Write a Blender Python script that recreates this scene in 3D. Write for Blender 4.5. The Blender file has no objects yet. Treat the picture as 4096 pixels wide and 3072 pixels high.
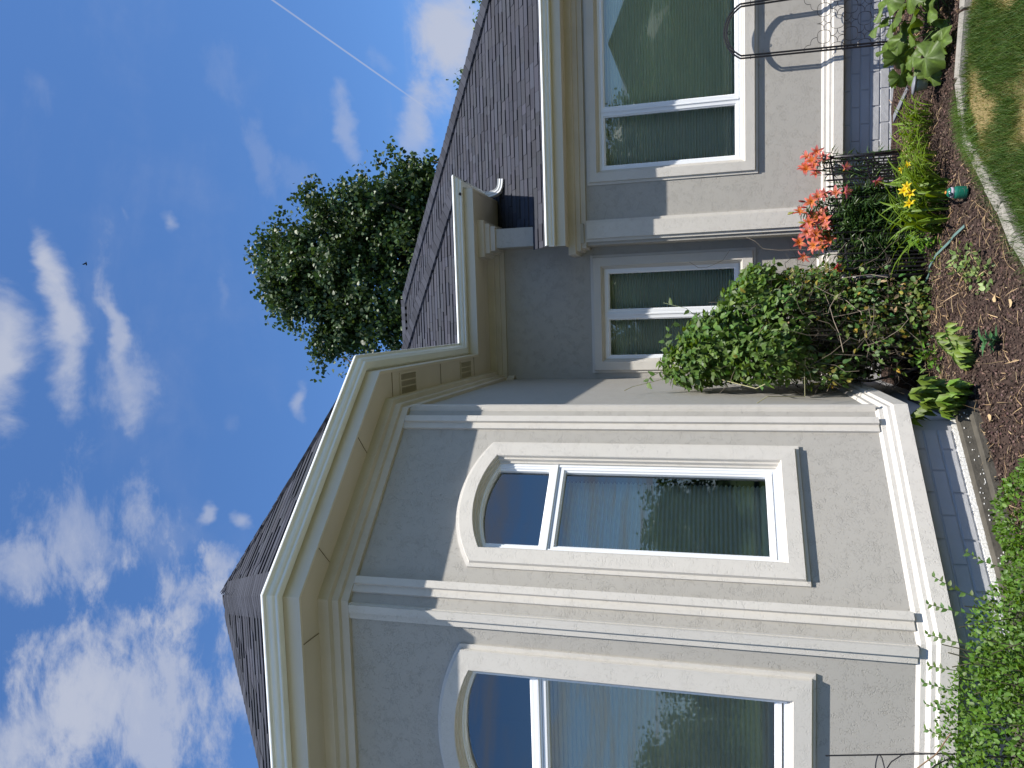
import bpy, math, random
import numpy as np
from mathutils import Vector, Matrix, Quaternion
from math import sin, cos, pi, radians, sqrt, atan2
random.seed(7); rng = np.random.default_rng(7)
SC = bpy.context.scene
COL = SC.collection

# ------------------------------------------------------------------ camera
PITCH, YAW, ROLL = radians(15.05), radians(5.05), radians(-0.45)
fw = Vector((-sin(YAW)*cos(PITCH), cos(YAW)*cos(PITCH), sin(PITCH)))
rt = Vector((cos(YAW), sin(YAW), 0)); up = rt.cross(fw)
ua = rt*cos(ROLL) + up*sin(ROLL)          # the picture's up (the phone was held sideways)
ub = -rt*sin(ROLL) + up*cos(ROLL)         # the picture's left
cam = bpy.data.cameras.new('camera'); camo = bpy.data.objects.new('camera', cam); COL.objects.link(camo)
m = Matrix.Identity(4)
for i in range(3):
    m[i][0] = -ub[i]; m[i][1] = ua[i]; m[i][2] = -fw[i]
m[0][3], m[1][3], m[2][3] = 0, 0, 1.6
camo.matrix_world = m
cam.sensor_width = 36; cam.lens = 36*2995/4096; cam.clip_start = 0.05; cam.clip_end = 3000
SC.camera = camo

# ------------------------------------------------------------------ sun, sky, exposure
SUN = Vector((0.795, -1.0, 2.63)).normalized()
sl = bpy.data.lights.new('sun', 'SUN'); sl.energy = 4.2; sl.angle = radians(0.53); sl.color = (1.0, 0.945, 0.865)
so = bpy.data.objects.new('sun', sl); COL.objects.link(so); so.rotation_euler = SUN.to_track_quat('Z', 'Y').to_euler()
so.location = (6, -8, 20)
SC.view_settings.view_transform = 'Standard'; SC.view_settings.look = 'None'
SC.view_settings.exposure = 0.85; SC.view_settings.gamma = 1; SC.view_settings.use_curve_mapping = False
SC.render.engine = 'CYCLES'
SC.cycles.max_bounces = 8; SC.cycles.transparent_max_bounces = 12

W = bpy.data.worlds.new('World'); SC.world = W; W.use_nodes = True
W.cycles.sampling_method = 'MANUAL'; W.cycles.sample_map_resolution = 256
def build_world():
    nt = W.node_tree; N = nt.nodes; L = nt.links
    for n in list(N): N.remove(n)
    def link(a, sock):
        if isinstance(a, (int, float)): sock.default_value = a
        else: L.new(a, sock)
    def mth(op, a, b=0.0, c=0.0, clamp=False):
        n = N.new('ShaderNodeMath'); n.operation = op; n.use_clamp = clamp
        link(a, n.inputs[0]); link(b, n.inputs[1]); link(c, n.inputs[2]); return n.outputs[0]
    def sstep(x, a, b):
        n = N.new('ShaderNodeMapRange'); n.interpolation_type = 'SMOOTHSTEP'
        link(x, n.inputs[0]); n.inputs[1].default_value = a; n.inputs[2].default_value = b
        n.inputs[3].default_value = 0; n.inputs[4].default_value = 1; return n.outputs[0]
    out = N.new('ShaderNodeOutputWorld'); bg = N.new('ShaderNodeBackground'); L.new(bg.outputs[0], out.inputs[0])
    sky = N.new('ShaderNodeTexSky'); sky.sky_type = 'NISHITA'; sky.sun_disc = False
    sky.sun_elevation = math.asin(SUN.z); sky.sun_rotation = atan2(SUN.x, SUN.y)
    sky.altitude = 1300; sky.air_density = 1.0; sky.dust_density = 0.35; sky.ozone_density = 2.2
    tc = N.new('ShaderNodeTexCoord')
    sep = N.new('ShaderNodeSeparateXYZ'); L.new(tc.outputs['Generated'], sep.inputs[0])
    x, y, z = sep.outputs
    zc = mth('MAXIMUM', z, 0.06)
    # chart of the northern sky: plane touching the sky dome 38 degrees up, looking along +Y
    e0 = radians(38)
    den = mth('ADD', mth('MULTIPLY', y, cos(e0)), mth('MULTIPLY', z, sin(e0)))
    front = sstep(den, 0.15, 0.3)
    dn = mth('MAXIMUM', den, 0.1)
    u = mth('DIVIDE', x, dn)
    v = mth('DIVIDE', mth('SUBTRACT', mth('MULTIPLY', z, cos(e0)), mth('MULTIPLY', y, sin(e0))), dn)
    cmb = N.new('ShaderNodeCombineXYZ'); L.new(u, cmb.inputs[0]); L.new(v, cmb.inputs[1])
    # cloud layer coordinates
    cl = N.new('ShaderNodeCombineXYZ'); L.new(mth('DIVIDE', x, zc), cl.inputs[0]); L.new(mth('DIVIDE', y, zc), cl.inputs[1])
    def noise(vec, scale, detail, rough=0.55, dist=0.0, sx=1, sy=1, rot=0):
        mp = N.new('ShaderNodeMapping'); L.new(vec, mp.inputs[0]); mp.inputs['Scale'].default_value = (sx, sy, 1)
        mp.inputs['Rotation'].default_value = (0, 0, rot)
        n = N.new('ShaderNodeTexNoise'); n.inputs['Scale'].default_value = scale; n.inputs['Detail'].default_value = detail
        n.inputs['Roughness'].default_value = rough; n.inputs['Distortion'].default_value = dist
        L.new(mp.outputs[0], n.inputs[0]); return n.outputs[0]
    nf = noise(cmb.outputs[0], 9, 9, 0.62, 0.4)
    nm = noise(cmb.outputs[0], 3.4, 8, 0.6, 0.5)
    nmix = mth('ADD', mth('MULTIPLY', nm, 0.32), mth('MULTIPLY', noise(cmb.outputs[0], 15, 9, 0.66, 0.2, sx=0.6, sy=1.35, rot=0.55), 0.68))
    nl = noise(cl.outputs[0], 1.1, 7, 0.6, 0.6, sx=0.45)
    nwx = noise(cmb.outputs[0], 5.0, 5, 0.6); nwy = noise(cmb.outputs[0], 5.0, 5, 0.6, sx=1.3, sy=0.8, rot=1.2)
    us = mth('ADD', u, mth('MULTIPLY', mth('SUBTRACT', nwx, 0.5), 0.10))
    vs = mth('ADD', v, mth('MULTIPLY', mth('SUBTRACT', nwy, 0.5), 0.10))
    acc = None
    def addc(a):
        nonlocal acc
        acc = a if acc is None else mth('SUBTRACT', 1.0, mth('MULTIPLY', mth('SUBTRACT', 1.0, acc), mth('SUBTRACT', 1.0, a)))
    for (cu, cv, ru, rv, ang, op, rag) in CLOUDS:
        du = mth('SUBTRACT', us, cu); dv = mth('SUBTRACT', vs, cv)
        a = mth('DIVIDE', mth('ADD', mth('MULTIPLY', du, cos(ang)), mth('MULTIPLY', dv, sin(ang))), ru)
        b = mth('DIVIDE', mth('SUBTRACT', mth('MULTIPLY', dv, cos(ang)), mth('MULTIPLY', du, sin(ang))), rv)
        r = mth('SQRT', mth('ADD', mth('MULTIPLY', a, a), mth('MULTIPLY', b, b)))
        d = mth('ADD', mth('SUBTRACT', 1.0, r), mth('MULTIPLY', mth('SUBTRACT', nf if rag < 1.15 else nmix, 0.5), rag*2.6))
        addc(mth('MULTIPLY', sstep(d, 0.02, 0.95), op))
    # the contrail: a thin band between two directions
    for (n0, t0, wdt, op, lo, hi) in TRAILS:
        dd = mth('ADD', mth('ADD', mth('MULTIPLY', x, n0[0]), mth('MULTIPLY', y, n0[1])), mth('MULTIPLY', z, n0[2]))
        ln = mth('ADD', mth('ADD', mth('MULTIPLY', x, t0[0]), mth('MULTIPLY', y, t0[1])), mth('MULTIPLY', z, t0[2]))
        band = sstep(mth('ABSOLUTE', dd), wdt, wdt*0.35)
        rng_ = mth('MULTIPLY', sstep(ln, lo, lo+0.02), sstep(ln, hi, hi-0.10))
        addc(mth('MULTIPLY', mth('MULTIPLY', band, rng_), mth('MULTIPLY', op, mth('ADD', 0.75, mth('MULTIPLY', nf, 0.5)))))
    acc = mth('MULTIPLY', acc, front)
    # thin cirrus everywhere, a little more of it low down
    cir = mth('MULTIPLY', sstep(mth('ADD', nl, mth('MULTIPLY', mth('SUBTRACT', nf, 0.5), 0.25)), 0.50, 0.85), 0.34)
    addc(cir)
    # broken cloud of the same kind on the rest of the sky
    back = mth('SUBTRACT', 1.0, front)
    nb = noise(cl.outputs[0], 0.9, 8, 0.6, 0.4)
    addc(mth('MULTIPLY', mth('MULTIPLY', sstep(nb, 0.44, 0.66), 0.85), back))
    hz = mth('MULTIPLY', sstep(z, 0.30, 0.0), 0.45)
    addc(hz)
    skyc = N.new('ShaderNodeMix'); skyc.data_type = 'RGBA'; skyc.blend_type = 'MULTIPLY'; skyc.inputs[0].default_value = 1.0
    L.new(sky.outputs[0], skyc.inputs[6]); skyc.inputs[7].default_value = (0.60, 0.84, 1.08, 1)
    mix = N.new('ShaderNodeMix'); mix.data_type = 'RGBA'
    L.new(acc, mix.inputs[0]); L.new(skyc.outputs[2], mix.inputs[6]); mix.inputs[7].default_value = (2.75, 2.95, 3.55, 1)
    L.new(mix.outputs[2], bg.inputs[0]); bg.inputs[1].default_value = 0.105

# clouds and contrail of that afternoon, on the sky chart (tangent plane of the dome, 38 degrees up in the north):
# centre u, centre v, half length, half width, turn, density, raggedness
CLOUDS = [
    (0.0133, 0.1377, 0.1655, 0.0270, -3.084, 0.84, 0.9),
    (0.082, 0.1465, 0.0709, 0.019, -3.052, 0.8, 0.8),
    (-0.02, 0.2031, 0.1256, 0.0430, -3.119, 0.9, 0.9),
    (-0.0028, 0.0823, 0.11, 0.0165, -3.069, 0.66, 1.1),
    (-0.054, 0.0783, 0.0635, 0.0357, 3.083, 0.5, 1.2),
    (0.1242, 0.0188, 0.0195, 0.0117, -2.943, 0.4, 0.8),
    (0.1314, 0.067, 0.0135, 0.00728, -3.027, 0.1364, 1.5),
    (-0.0953, -0.1161, 0.0393, 0.013, -3.121, 0.5, 1),
    (-0.2269, -0.011, 0.016, 0.0156, -2.671, 0.55, 0.9),
    (-0.2445, -0.0538, 0.0199, 0.0169, -2.682, 0.55, 0.9),
    (-0.4568, 0.0982, 0.1335, 0.1588, -1.311, 0.74, 2.1),
    (-0.3326, 0.0226, 0.061, 0.0584, -1.35, 0.6, 2.1),
    (-0.304, -0.0158, 0.0389, 0.0454, -2.602, 0.5, 2.1),
    (-0.4823, -0.0445, 0.082, 0.039, -3.129, 0.75, 1.2),
    (-0.4685, 0.1873, 0.0711, 0.1298, -2.491, 0.7, 1.4),
    (-0.2371, 0.1474, 0.0837, 0.0909, -2.678, 0.4, 2.1),
    (-0.26, 0.1915, 0.058, 0.0714, -2.724, 0.35, 2.1),
    (-0.2596, 0.0452, 0.0629, 0.04672, -2.688, 0.1364, 1.5),
    (0.381, -0.3383, 0.1435, 0.0617, 3.101, 0.92, 0.9),
    (0.2834, -0.2952, 0.1097, 0.026, 3.099, 0.5, 1),
    (0.2588, -0.2062, 0.0765, 0.0169, -3.005, 0.4, 0.9),
    (0.2143, -0.091, 0.065, 0.0208, -3.049, 0.155, 1.5),
    (0.1939, -0.1336, 0.033, 0.0312, -2.431, 0.0992, 1.5),
    (0.3228, -0.0588, 0.0512, 0.026, -2.393, 0.0992, 1.5),
    (0.3508, -0.2418, 0.025, 0.01352, -2.676, 0.124, 1.5),
    (0.2701, 0.1442, 0.0256, 0.026, -2.86, 0.0992, 1.5),
    (0.0574, -0.0451, 0.0286, 0.00728, -3.106, 0.0992, 1.5),
    (-0.1224, -0.0428, 0.0243, 0.01144, -2.972, 0.0744, 1.5),
]
TRAILS = [((-0.79545, 0.00456, 0.606), (-0.5082, 0.53973, -0.67113), 0.0014, 0.50, -9, 0.1500)]
build_world()

# ------------------------------------------------------------------ materials
def mat(name, col, rough=0.6, spec=0.5, bump=None, var=0.0, varscale=6, tint=False, metal=0.0, trans=0.0, col2=None, coat=0, bscale=1.0):
    """procedural principled material; tint multiplies by the mesh's own 'tint' colour; bump = list of (kind, scale, strength, dist)"""
    M = bpy.data.materials.new(name); M.use_nodes = True; nt = M.node_tree; N = nt.nodes; L = nt.links
    b = N['Principled BSDF']; b.inputs['Roughness'].default_value = rough; b.inputs['Metallic'].default_value = metal
    b.inputs['Specular IOR Level'].default_value = spec
    tc = N.new('ShaderNodeTexCoord'); geo = N.new('ShaderNodeNewGeometry')
    c = None
    rgb = N.new('ShaderNodeRGB'); rgb.outputs[0].default_value = (*col, 1); c = rgb.outputs[0]
    if var or col2:
        nz = N.new('ShaderNodeTexNoise'); nz.inputs['Scale'].default_value = varscale; nz.inputs['Detail'].default_value = 7
        nz.inputs['Roughness'].default_value = 0.62
        L.new(geo.outputs['Position'], nz.inputs[0])
        if col2:
            mx = N.new('ShaderNodeMix'); mx.data_type = 'RGBA'; rp = N.new('ShaderNodeMapRange')
            rp.inputs[1].default_value = 0.40; rp.inputs[2].default_value = 0.66
            L.new(nz.outputs[0], rp.inputs[0]); L.new(rp.outputs[0], mx.inputs[0]); L.new(c, mx.inputs[6]); mx.inputs[7].default_value = (*col2, 1); c = mx.outputs[2]
        else:
            hs = N.new('ShaderNodeHueSaturation'); rp = N.new('ShaderNodeMapRange')
            rp.inputs[1].default_value = 0.3; rp.inputs[2].default_value = 0.7; rp.inputs[3].default_value = 1-var; rp.inputs[4].default_value = 1+var
            L.new(nz.outputs[0], rp.inputs[0]); L.new(rp.outputs[0], hs.inputs['Value']); L.new(c, hs.inputs['Color']); c = hs.outputs[0]
    if tint:
        at = N.new('ShaderNodeAttribute'); at.attribute_name = 'tint'
        mx = N.new('ShaderNodeMix'); mx.data_type = 'RGBA'; mx.blend_type = 'MULTIPLY'; mx.inputs[0].default_value = 1
        L.new(c, mx.inputs[6]); L.new(at.outputs[0], mx.inputs[7]); c = mx.outputs[2]
    L.new(c, b.inputs['Base Color'])
    if bump:
        prev = None
        for kind, sc, st, di in bump:
            if kind == 'noise':
                t = N.new('ShaderNodeTexNoise'); t.inputs['Scale'].default_value = sc; t.inputs['Detail'].default_value = 4; h = t.outputs[0]
                L.new(geo.outputs['Position'], t.inputs[0])
            elif kind == 'worm':      # short trowelled pits: sparse stretched marks
                t = N.new('ShaderNodeTexNoise'); t.inputs['Scale'].default_value = sc; t.inputs['Detail'].default_value = 2; t.inputs['Distortion'].default_value = 1.6
                L.new(geo.outputs['Position'], t.inputs[0])
                t2 = N.new('ShaderNodeTexNoise'); t2.inputs['Scale'].default_value = sc*0.16; t2.inputs['Detail'].default_value = 2
                L.new(geo.outputs['Position'], t2.inputs[0])
                ad = N.new('ShaderNodeMath'); ad.operation = 'MULTIPLY_ADD'; L.new(t2.outputs[0], ad.inputs[0]); ad.inputs[1].default_value = 0.5; L.new(t.outputs[0], ad.inputs[2])
                r = N.new('ShaderNodeMapRange'); r.inputs[1].default_value = 0.85; r.inputs[2].default_value = 0.92
                r.inputs[3].default_value = 1; r.inputs[4].default_value = 0
                L.new(ad.outputs[0], r.inputs[0]); h = r.outputs[0]
            bp = N.new('ShaderNodeBump'); bp.inputs['Strength'].default_value = st; bp.inputs['Distance'].default_value = di
            L.new(h, bp.inputs['Height'])
            if prev: L.new(prev, bp.inputs['Normal'])
            prev = bp.outputs[0]
        L.new(prev, b.inputs['Normal'])
    if trans:
        tr = N.new('ShaderNodeBsdfTranslucent'); ms = N.new('ShaderNodeMixShader'); ms.inputs[0].default_value = trans
        hs = N.new('ShaderNodeHueSaturation'); hs.inputs['Value'].default_value = 1.5; hs.inputs['Saturation'].default_value = 1.15
        hs.inputs['Hue'].default_value = 0.485
        L.new(c, hs.inputs['Color']); L.new(hs.outputs[0], tr.inputs[0])
        out = N['Material Output']; L.new(b.outputs[0], ms.inputs[1]); L.new(tr.outputs[0], ms.inputs[2]); L.new(ms.outputs[0], out.inputs[0])
    return M
def glass_mat(name, fac, tint):
    M = bpy.data.materials.new(name); M.use_nodes = True; nt = M.node_tree; N = nt.nodes; L = nt.links
    N.remove(N['Principled BSDF']); out = N['Material Output']
    t = N.new('ShaderNodeBsdfTransparent'); t.inputs[0].default_value = (*tint, 1)
    g = N.new('ShaderNodeBsdfGlossy'); g.inputs['Roughness'].default_value = 0.0; g.inputs[0].default_value = (0.9, 0.96, 1, 1)
    fr = N.new('ShaderNodeFresnel'); fr.inputs[0].default_value = 1.5
    ad = N.new('ShaderNodeMath'); ad.operation = 'ADD'; ad.inputs[1].default_value = fac; ad.use_clamp = True
    nz = N.new('ShaderNodeTexNoise'); nz.inputs['Scale'].default_value = 1.6; nz.inputs['Detail'].default_value = 1
    geo = N.new('ShaderNodeNewGeometry'); L.new(geo.outputs['Position'], nz.inputs[0])
    bp = N.new('ShaderNodeBump'); bp.inputs['Strength'].default_value = 0.05; bp.inputs['Distance'].default_value = 0.002
    L.new(nz.outputs[0], bp.inputs['Height']); L.new(bp.outputs[0], g.inputs['Normal'])
    ms = N.new('ShaderNodeMixShader'); L.new(fr.outputs[0], ad.inputs[0]); L.new(ad.outputs[0], ms.inputs[0])
    L.new(t.outputs[0], ms.inputs[1]); L.new(g.outputs[0], ms.inputs[2]); L.new(ms.outputs[0], out.inputs[0]); return M

WORM = [('worm', 88, 0.62, 0.0045), ('noise', 300, 0.10, 0.0015)]
M_wall = mat('stucco_grey', (0.41, 0.392, 0.357), 0.85, 0.2, WORM, var=0.028, varscale=1.4)
M_trim = mat('stucco_cream', (0.595, 0.568, 0.52), 0.85, 0.2, [('worm', 88, 0.5, 0.0045), ('noise', 300, 0.08, 0.0015)], var=0.03, varscale=1.7)
M_frieze = mat('stucco_frieze', (0.53, 0.50, 0.452), 0.85, 0.2, [('noise', 200, 0.2, 0.002)], var=0.10, varscale=2.2)
M_gutter = mat('gutter_white_paint', (0.76, 0.80, 0.80), 0.35, 0.5, var=0.03, varscale=3)
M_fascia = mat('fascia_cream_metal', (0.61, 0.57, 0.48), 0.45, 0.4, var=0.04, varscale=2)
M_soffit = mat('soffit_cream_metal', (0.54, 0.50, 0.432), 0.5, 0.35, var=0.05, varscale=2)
M_shing = mat('asphalt_shingle', (0.038, 0.041, 0.051), 0.9, 0.25, [('noise', 320, 0.5, 0.003)], tint=True, var=0.16, varscale=160)
M_deck = mat('roof_felt', (0.03, 0.03, 0.036), 0.95, 0.1)
M_vinyl = mat('window_vinyl', (0.80, 0.82, 0.84), 0.3, 0.5)
M_gasket = mat('window_gasket', (0.02, 0.02, 0.025), 0.6, 0.3)
M_blind = mat('pleated_blind', (0.86, 0.88, 0.72), 0.9, 0.1)
M_shade = mat('dark_pleated_shade', (0.74, 0.76, 0.68), 0.9, 0.1)
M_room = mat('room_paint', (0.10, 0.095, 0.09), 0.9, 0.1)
M_glass = glass_mat('window_glass', 0.10, (0.90, 0.93, 0.88))
M_joint = mat('soffit_joint', (0.27, 0.235, 0.18), 0.8, 0.2)
M_mortar = mat('painted_mortar_shadow', (0.39, 0.395, 0.41), 0.9, 0.2)  # same paint as the bricks, darkened: joint shadow put into the colour
M_found = mat('painted_foundation', (0.43, 0.435, 0.445), 0.8, 0.25, [('noise', 110, 0.4, 0.004)], var=0.06, varscale=5)
M_paint = mat('white_paint_drips', (0.75, 0.74, 0.70), 0.8, 0.2, [('noise', 90, 0.6, 0.006)])
M_conc = mat('dark_concrete', (0.085, 0.078, 0.064), 0.9, 0.2, [('noise', 60, 0.5, 0.008)], var=0.25, varscale=9)
M_kerb = mat('kerb_concrete', (0.27, 0.255, 0.225), 0.9, 0.2, [('noise', 90, 0.5, 0.006)], var=0.16, varscale=14)
M_iron = mat('black_iron', (0.012, 0.011, 0.014), 0.38, 0.5, var=0.1)
M_alu = mat('downspout_white', (0.72, 0.74, 0.76), 0.25, 0.6)
M_soil = mat('mulch_soil', (0.058, 0.040, 0.033), 0.95, 0.1, [('noise', 55, 0.8, 0.02), ('noise', 14, 0.5, 0.03)], col2=(0.034, 0.023, 0.020), varscale=22)
M_chip = mat('bark_chip', (0.092, 0.063, 0.052), 0.9, 0.15, tint=True)
M_straw = mat('dry_straw', (0.36, 0.255, 0.14), 0.8, 0.2, tint=True)
M_lawn = mat('lawn_soil', (0.060, 0.065, 0.022), 0.95, 0.1, [('noise', 120, 0.6, 0.01)], tint=True, var=0.25, varscale=60)
M_drive = mat('driveway_concrete', (0.46, 0.44, 0.41), 0.9, 0.2, var=0.08, varscale=1.5)
M_road = mat('road_asphalt', (0.055, 0.055, 0.057), 0.9, 0.2)
M_verge = mat('verge_grass', (0.045, 0.070, 0.018), 0.95, 0.1, var=0.2, varscale=0.4)
M_grass = mat('grass_blade', (0.060, 0.110, 0.020), 0.55, 0.35, tint=True, trans=0.30)
M_leaf = mat('leaf_green', (0.062, 0.115, 0.020), 0.50, 0.4, tint=True, trans=0.28, var=0.22, varscale=55)
M_tree = mat('tree_leaf', (0.048, 0.080, 0.024), 0.48, 0.45, tint=True, trans=0.20)
M_lilyleaf = mat('lily_leaf', (0.040, 0.085, 0.022), 0.38, 0.5, tint=True, trans=0.2)
M_bark = mat('grey_bark', (0.055, 0.045, 0.035), 0.9, 0.2, [('noise', 60, 0.6, 0.006)], var=0.2, varscale=20)
M_stem = mat('dry_vine_stem', (0.22, 0.185, 0.145), 0.8, 0.2, tint=True)
M_petal = mat('lily_petal', (0.68, 0.165, 0.085), 0.5, 0.3, tint=True, trans=0.35)
M_jug = mat('green_jug_plastic', (0.006, 0.115, 0.075), 0.35, 0.5, var=0.1)
M_jugb = mat('lilac_grey_band', (0.45, 0.40, 0.47), 0.5, 0.4)
M_jugd = mat('dark_lid_plastic', (0.012, 0.03, 0.04), 0.25, 0.5)
M_cap = mat('orange_cap', (0.55, 0.22, 0.05), 0.5, 0.4)
M_lampm = mat('lamp_grey_plastic', (0.17, 0.18, 0.205), 0.5, 0.5)
M_lampg = mat('lamp_frosted_lens', (0.20, 0.22, 0.15), 0.35, 0.5)
M_hose = mat('teal_tape', (0.10, 0.17, 0.16), 0.6, 0.3)
M_bird = mat('dark_feathers', (0.02, 0.02, 0.022), 0.8, 0.2)
M_brick = mat('far_brick', (0.30, 0.22, 0.17), 0.85, 0.2, var=0.1)

# ------------------------------------------------------------------ builders
def setp(o, label=None, cat=None, group=None, kind=None):
    if label: o['label'] = label
    if cat: o['category'] = cat
    if group: o['group'] = group
    if kind: o['kind'] = kind
    return o
def empty(name, loc, label, cat, group=None):
    o = bpy.data.objects.new(name, None); COL.objects.link(o); o.location = loc; o.empty_display_size = 0.1
    return setp(o, label, cat, group)
def rootloc(p):
    while p.parent: p = p.parent
    return Vector(p.location)
class MB:
    def __init__(s): s.v = []; s.f = []; s.c = []; s.tint = (1, 1, 1)
    def add(s, vs, fs):
        n = len(s.v); s.v += [tuple(q) for q in vs]; s.f += [tuple(i+n for i in f) for f in fs]; s.c += [s.tint]*len(vs); return s
    def box(s, c, d, rot=None):
        hx, hy, hz = d[0]/2, d[1]/2, d[2]/2; vs = []
        for sx in (-1, 1):
            for sy in (-1, 1):
                for sz in (-1, 1):
                    q = Vector((sx*hx, sy*hy, sz*hz))
                    if rot is not None: q = rot @ q
                    vs.append(Vector(c)+q)
        return s.add(vs, [(0, 1, 3, 2), (4, 6, 7, 5), (0, 4, 5, 1), (2, 3, 7, 6), (0, 2, 6, 4), (1, 5, 7, 3)])
    def quad(s, *q): return s.add(q, [tuple(range(len(q)))])
    def tube(s, pts, r, n=6, cap=True):
        pts = [Vector(p) for p in pts]; rr = r if isinstance(r, (list, tuple)) else [r]*len(pts)
        rings = []; prev = None
        for i, p in enumerate(pts):
            t = (pts[min(i+1, len(pts)-1)]-pts[max(i-1, 0)])
            if t.length < 1e-9: t = Vector((0, 0, 1))
            t.normalize()
            if prev is None:
                a = t.orthogonal().normalized()
            else:
                a = (prev - t*prev.dot(t))
                a = a.normalized() if a.length > 1e-6 else t.orthogonal().normalized()
            prev = a; b = t.cross(a)
            rings.append([p + (a*cos(2*pi*k/n)+b*sin(2*pi*k/n))*rr[i] for k in range(n)])
        vs = [q for R_ in rings for q in R_]; fs = []
        for i in range(len(pts)-1):
            for k in range(n):
                fs.append((i*n+k, i*n+(k+1) % n, (i+1)*n+(k+1) % n, (i+1)*n+k))
        if cap: fs += [tuple(range(n))[::-1], tuple(range((len(pts)-1)*n, len(pts)*n))]
        return s.add(vs, fs)
    def lathe(s, base, prof, n=16, axis=None):
        vs = []; fs = []
        R_ = axis.to_track_quat('Z', 'Y').to_matrix() if axis is not None else Matrix.Identity(3)
        for r, z in prof:
            for k in range(n): vs.append(Vector(base)+R_ @ Vector((r*cos(2*pi*k/n), r*sin(2*pi*k/n), z)))
        for i in range(len(prof)-1):
            for k in range(n): fs.append((i*n+k, i*n+(k+1) % n, (i+1)*n+(k+1) % n, (i+1)*n+k))
        fs += [tuple(range(n))[::-1], tuple(range((len(prof)-1)*n, len(prof)*n))]
        return s.add(vs, fs)
    def sweep(s, path, prof, closed=False, cap=True):
        """prof points (offset to the right of the path, z) carried along a 2-D path with mitred corners"""
        P = [Vector((p[0], p[1])) for p in path]; n = len(P); ms = []
        for i in range(n):
            ds = []
            if closed or i > 0: ds.append((P[i]-P[i-1]).normalized())
            if closed or i < n-1: ds.append((P[(i+1) % n]-P[i]).normalized())
            ns = [Vector((d.y, -d.x)) for d in ds]
            if len(ns) == 1: ms.append(ns[0])
            else: ms.append((ns[0]+ns[1])/(1+ns[0].dot(ns[1])))
        vs = []
        for i in range(n):
            for o, z in prof: q = P[i]+ms[i]*o; vs.append((q.x, q.y, z))
        k = len(prof); fs = []
        for i in range(n if closed else n-1):
            j = (i+1) % n
            for a in range(k-1): fs.append((i*k+a, j*k+a, j*k+a+1, i*k+a+1))
        if cap and not closed: fs += [tuple(range(k))[::-1], tuple(range((n-1)*k, n*k))]
        return s.add(vs, fs)
    def ring(s, loops, close_in=False):
        n = len(loops[0]); vs = [q for l in loops for q in l]; fs = []
        for a in range(len(loops)-1):
            for k in range(n): fs.append((a*n+k, a*n+(k+1) % n, (a+1)*n+(k+1) % n, (a+1)*n+k))
        if close_in: fs.append(tuple(range((len(loops)-1)*n, len(loops)*n)))
        return s.add(vs, fs)
    def build(s, name, mt, parent=None, smooth=False, mesh_only=False):
        me = bpy.data.meshes.new(name)
        if parent is not None:
            L0 = rootloc(parent); vs = [(v[0]-L0.x, v[1]-L0.y, v[2]-L0.z) for v in s.v]
        else: vs = s.v
        me.from_pydata(vs, [], s.f); me.materials.append(mt)
        if len(s.c):
            at = me.color_attributes.new('tint', 'FLOAT_COLOR', 'POINT')
            at.data.foreach_set('color', np.hstack([np.array(s.c, dtype=np.float32), np.ones((len(s.c), 1), np.float32)]).ravel())
        if smooth: me.polygons.foreach_set('use_smooth', [True]*len(me.polygons))
        me.update()
        if mesh_only: return me
        return link(name, me, parent)
def link(name, me, parent=None):
    o = bpy.data.objects.new(name, me); COL.objects.link(o)
    if parent is not None: o.parent = parent
    return o
def whitetint(me):
    at = me.color_attributes.new('tint', 'FLOAT_COLOR', 'POINT'); at.data.foreach_set('color', np.ones(len(me.vertices)*4, np.float32))
def fix_normals(me):
    import bmesh
    b = bmesh.new(); b.from_mesh(me); bmesh.ops.recalc_face_normals(b, faces=b.faces[:]); b.to_mesh(me); b.free()

# fast leaf meshes -------------------------------------------------
LEAF = (np.array([(0, 0, 0), (0.38, 0.5, 0.10), (0.38, -0.5, 0.10), (0.45, 0, 0), (1, 0, -0.10)], float),
        np.array([(0, 3, 1), (3, 4, 1), (0, 2, 3), (3, 2, 4)]))
HEART = (np.array([(0, 0, 0), (0.12, 0.42, 0.05), (0.45, 0.5, 0.07), (1, 0, -0.08), (0.45, -0.5, 0.07), (0.12, -0.42, 0.05), (0.4, 0, 0)], float),
         np.array([(0, 6, 1), (1, 6, 2), (2, 6, 3), (3, 6, 4), (4, 6, 5), (5, 6, 0)]))
BLADE = (np.array([(0, -0.5, 0), (0, 0.5, 0), (0.5, 0.42, 0.0), (0.5, -0.42, 0.0), (1, 0, -0.12)], float),
         np.array([(0, 1, 2), (0, 2, 3), (3, 2, 4)]))
def unit(a): return a/np.maximum(np.linalg.norm(a, axis=1, keepdims=True), 1e-9)
def leaf_frames(axis, nrm):
    a = unit(axis); n = unit(nrm - a*np.sum(a*nrm, 1, keepdims=True)); b = np.cross(n, a); return a, b, n
def leaves_mesh(name, mt, pos, axis, nrm, length, width, tint, tpl=LEAF, parent=None, kind=None, droop=0.0):
    V, F = tpl; N = len(pos)
    a, b, n = leaf_frames(axis, nrm)
    L_ = np.broadcast_to(np.asarray(length, float), (N,)); W_ = np.broadcast_to(np.asarray(width, float), (N,))
    vs = (pos[:, None, :] + a[:, None, :]*(V[None, :, 0:1]*L_[:, None, None]) + b[:, None, :]*(V[None, :, 1:2]*W_[:, None, None])
          + n[:, None, :]*(V[None, :, 2:3]*L_[:, None, None]))
    if parent is not None: vs = vs - np.array(rootloc(parent))
    fs = (F[None] + (np.arange(N)*len(V))[:, None, None]).reshape(-1, 3)
    col = np.repeat(np.hstack([tint, np.ones((N, 1))]), len(V), 0)
    o = link(name, tri_mesh(name, vs.reshape(-1, 3), fs, mt, col), parent)
    if kind: o['kind'] = kind
    return o
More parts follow.
